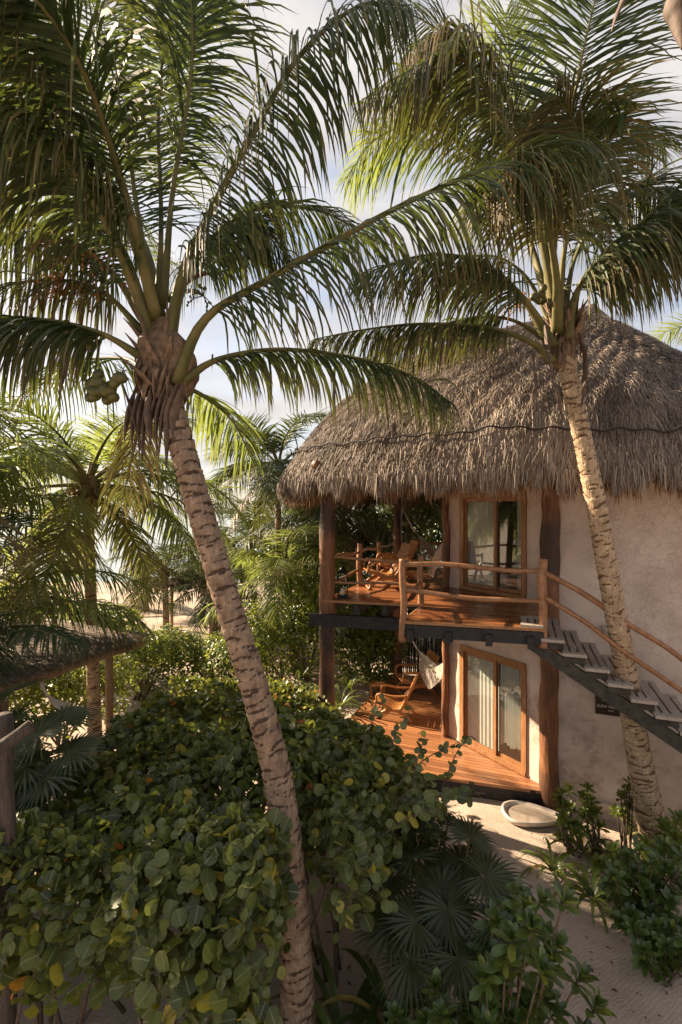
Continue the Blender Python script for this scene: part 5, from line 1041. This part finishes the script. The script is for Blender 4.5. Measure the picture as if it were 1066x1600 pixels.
shp(g, 'roof', 'thatch_base')
g = G(); n = 14000; rg = np.random.default_rng(12); u, v = rg.random((n, 1)), rg.random((n, 1))**1.3; p = shs(u, v)+A3(0, 0, .01)+A3(0, 0, 1)*rg.random((n, 1))*.04
d = nrm(nrm(ca-cd_)+nrm(cb_-ca)*rg.normal(0, .22, (n, 1))+A3(0, 0, 1)*rg.normal(0, .07, (n, 1))); s = nrm(np.cross(d, A3(0, 0, 1))); L_ = .28*(.5+rg.random((n, 1))); w = .011; q = np.arange(n)*4
g.add(np.stack([p-s*w/2, p+s*w/2, p+d*L_+s*w/4, p+d*L_-s*w/4], 1).reshape(-1, 3), np.stack([q, q+1, q+2, q+3], -1), var=np.repeat(rg.random(n), 4)); 
shp(g, 'thatch_straw', 'straw', False)
g = G(); e = nrm(cb_-ca); inn = nrm(cd_-ca)
g.add(*tube([ca+inn*.10-A3(0, 0, .17)-e*.1, cb_+inn*.10-A3(0, 0, .19)+e*.5], [.07], 10, n=20, lump=.1)); g.add(*tube([cd_-inn*.4-A3(0, 0, .22), cc_-A3(0, 0, .22)+A3(.4, 0, 0)], [.06], 10))
for f in np.linspace(.08, .95, 6): a = ca*(1-f)+cb_*f-A3(0, 0, .13)+inn*.02; b_ = cd_*(1-f)+cc_*f-A3(0, 0, .13); g.add(*tube([a, b_], [.035], 8))
shp(g, 'beam', 'pole')
for (px, Z) in ((181, 8.55), (17, 6.8)):
    xx_ = (px-533)/F*Z; ob = G(); ob.add(*tube([A3(xx_-.12, Z, 0), A3(xx_-.11, Z, 1.4), A3(xx_-.11, Z, 2.66)], [.075, .07, .068], 12, n=20, lump=.08, seed=int(px))); shp(ob, 'post', 'pole')
for (x_, y_) in ((-7.2, 10.1), (-7.2, 6.3)): ob = G(); ob.add(*tube([A3(x_, y_, 0), A3(x_, y_, 2.95)], [.07], 12, n=14, lump=.08)); shp(ob, 'post', 'pole')
g = G(); c = curve([P(62, 1055, 7.6), P(72, 1085, 7.6), P(92, 1102, 7.7), P(120, 1112, 7.9)], 16)
for k_ in range(9): f = (k_-4)/4; g.add(*tube(c+A3(.035*f, 0, -.02*f)+A3(0, 0, 1)*(-.10*f*np.linspace(0, 1, 16))[:, None], [.010], 5))
tag(g.build('hammock_end', 'hammock'), 'tan gathered end of a hammock hanging under the small thatched shelter', 'hammock')

# driftwood post with a log leaning across it
DP = empty('driftwood_post', (-2.75, 4.2, 0), 'weathered grey driftwood post with a slanting log at the left edge', 'post')
g = G(); b0 = P(20, 1115, 4.15); g.add(*tube([A3(b0[0]-.02, 4.15, -.1), A3(b0[0]-.03, 4.15, 1.6), A3(b0[0]-.07, 4.15, b0[2])], [.062, .062, .06], 14, n=30, lump=.15, seed=8)); o = g.build('upright', 'drift', None); o.parent = DP; o.location = tuple(-Vector(DP.location))
g = G(); g.add(*tube([P(-90, 1235, 3.7), P(-10, 1175, 3.85), P(50, 1132, 4.0)], [.06, .055, .048], 14, n=24, lump=.16, seed=9)); o = g.build('log', 'drift', None); o.parent = DP; o.location = tuple(-Vector(DP.location))

# beach shade roofs and loungers
def palapa(px, Z, w, label, seed):
    x0 = (px-533)/F*Z; r = empty('beach_umbrella', (x0, Z, 0), label, 'shade roof', 'thatched shade roofs on the beach'); rg = np.random.default_rng(seed); g = G(); n = 2500
    a = rg.random(n)*6.28; rr = w*np.sqrt(rg.random(n)); p = np.c_[rr*np.cos(a), rr*np.sin(a)*.7, 2.35-.35*rr/w+.05*rg.random(n)]; d = nrm(np.c_[np.cos(a), np.sin(a), -.35+0*a]+rg.normal(0, .2, (n, 3))); s = nrm(np.cross(d, A3(0, 0, 1))); q = np.arange(n)*4; L_ = .35
    g.add(np.stack([p-s*.02, p+s*.02, p+d*L_+s*.01, p+d*L_-s*.01], 1).reshape(-1, 3), np.stack([q, q+1, q+2, q+3], -1), var=np.repeat(rg.random(n), 4)); g.build('thatch', 'straw', r, False)
    for sx_ in (-.6, .6): h = G(); h.add(*tube([A3(sx_*w, 0, -.05), A3(sx_*w, 0, 2.2)], [.07], 8)); h.build('post', 'pole', r)
palapa(303, 21, 1.6, 'flat thatched shade roof on the beach just left of the leaning trunk', 1); palapa(412, 24, 1.8, 'thatched shade roof on the beach right of the leaning trunk', 2); 
def lounger(x0, y0, label):
    r = empty('sun_lounger', (x0, y0, -.0), label, 'lounger', 'white loungers on the beach'); g = G(); g.add(*box(A3(0, 0, .38), (1.3, .6, .10))); g.build('mattress', 'curtain', r, False)
    g = G(); g.add(*box(A3(.85, 0, .58), (.62, .6, .08), AX((.75, 0, .66)))); g.build('backrest', 'curtain', r, False)
    for sx_ in (-.55, .55):
        for sy_ in (-.24, .24): h = G(); h.add(*box(A3(sx_, sy_, .165), (.06, .06, .33))); h.build('leg', 'pole', r, False)
lounger(-4.5, 24.5, 'white lounger under the far beach shade roof, the left one'); lounger(-2.5, 23.2, 'white lounger on the sand left of the low young palm, the right one')

# fallen leaves and bits on the sand
rg = np.random.default_rng(77); n = 900; y = rg.uniform(3.6, 9, n); x = y*rg.uniform(-.1, .75, n); p = np.c_[x, y, gz(x, y)+.012]; nv = nrm(np.c_[rg.normal(0, .25, (n, 2)), np.ones(n)])
g = G(); instances(g, BLADE[0], BLADE[1], p, axes_from(nv, rg), .02+.06*rg.random(n)**3, rg.random(n), BLADE[2]); tag(g.build('leaf_litter', 'litter'), kind='stuff')
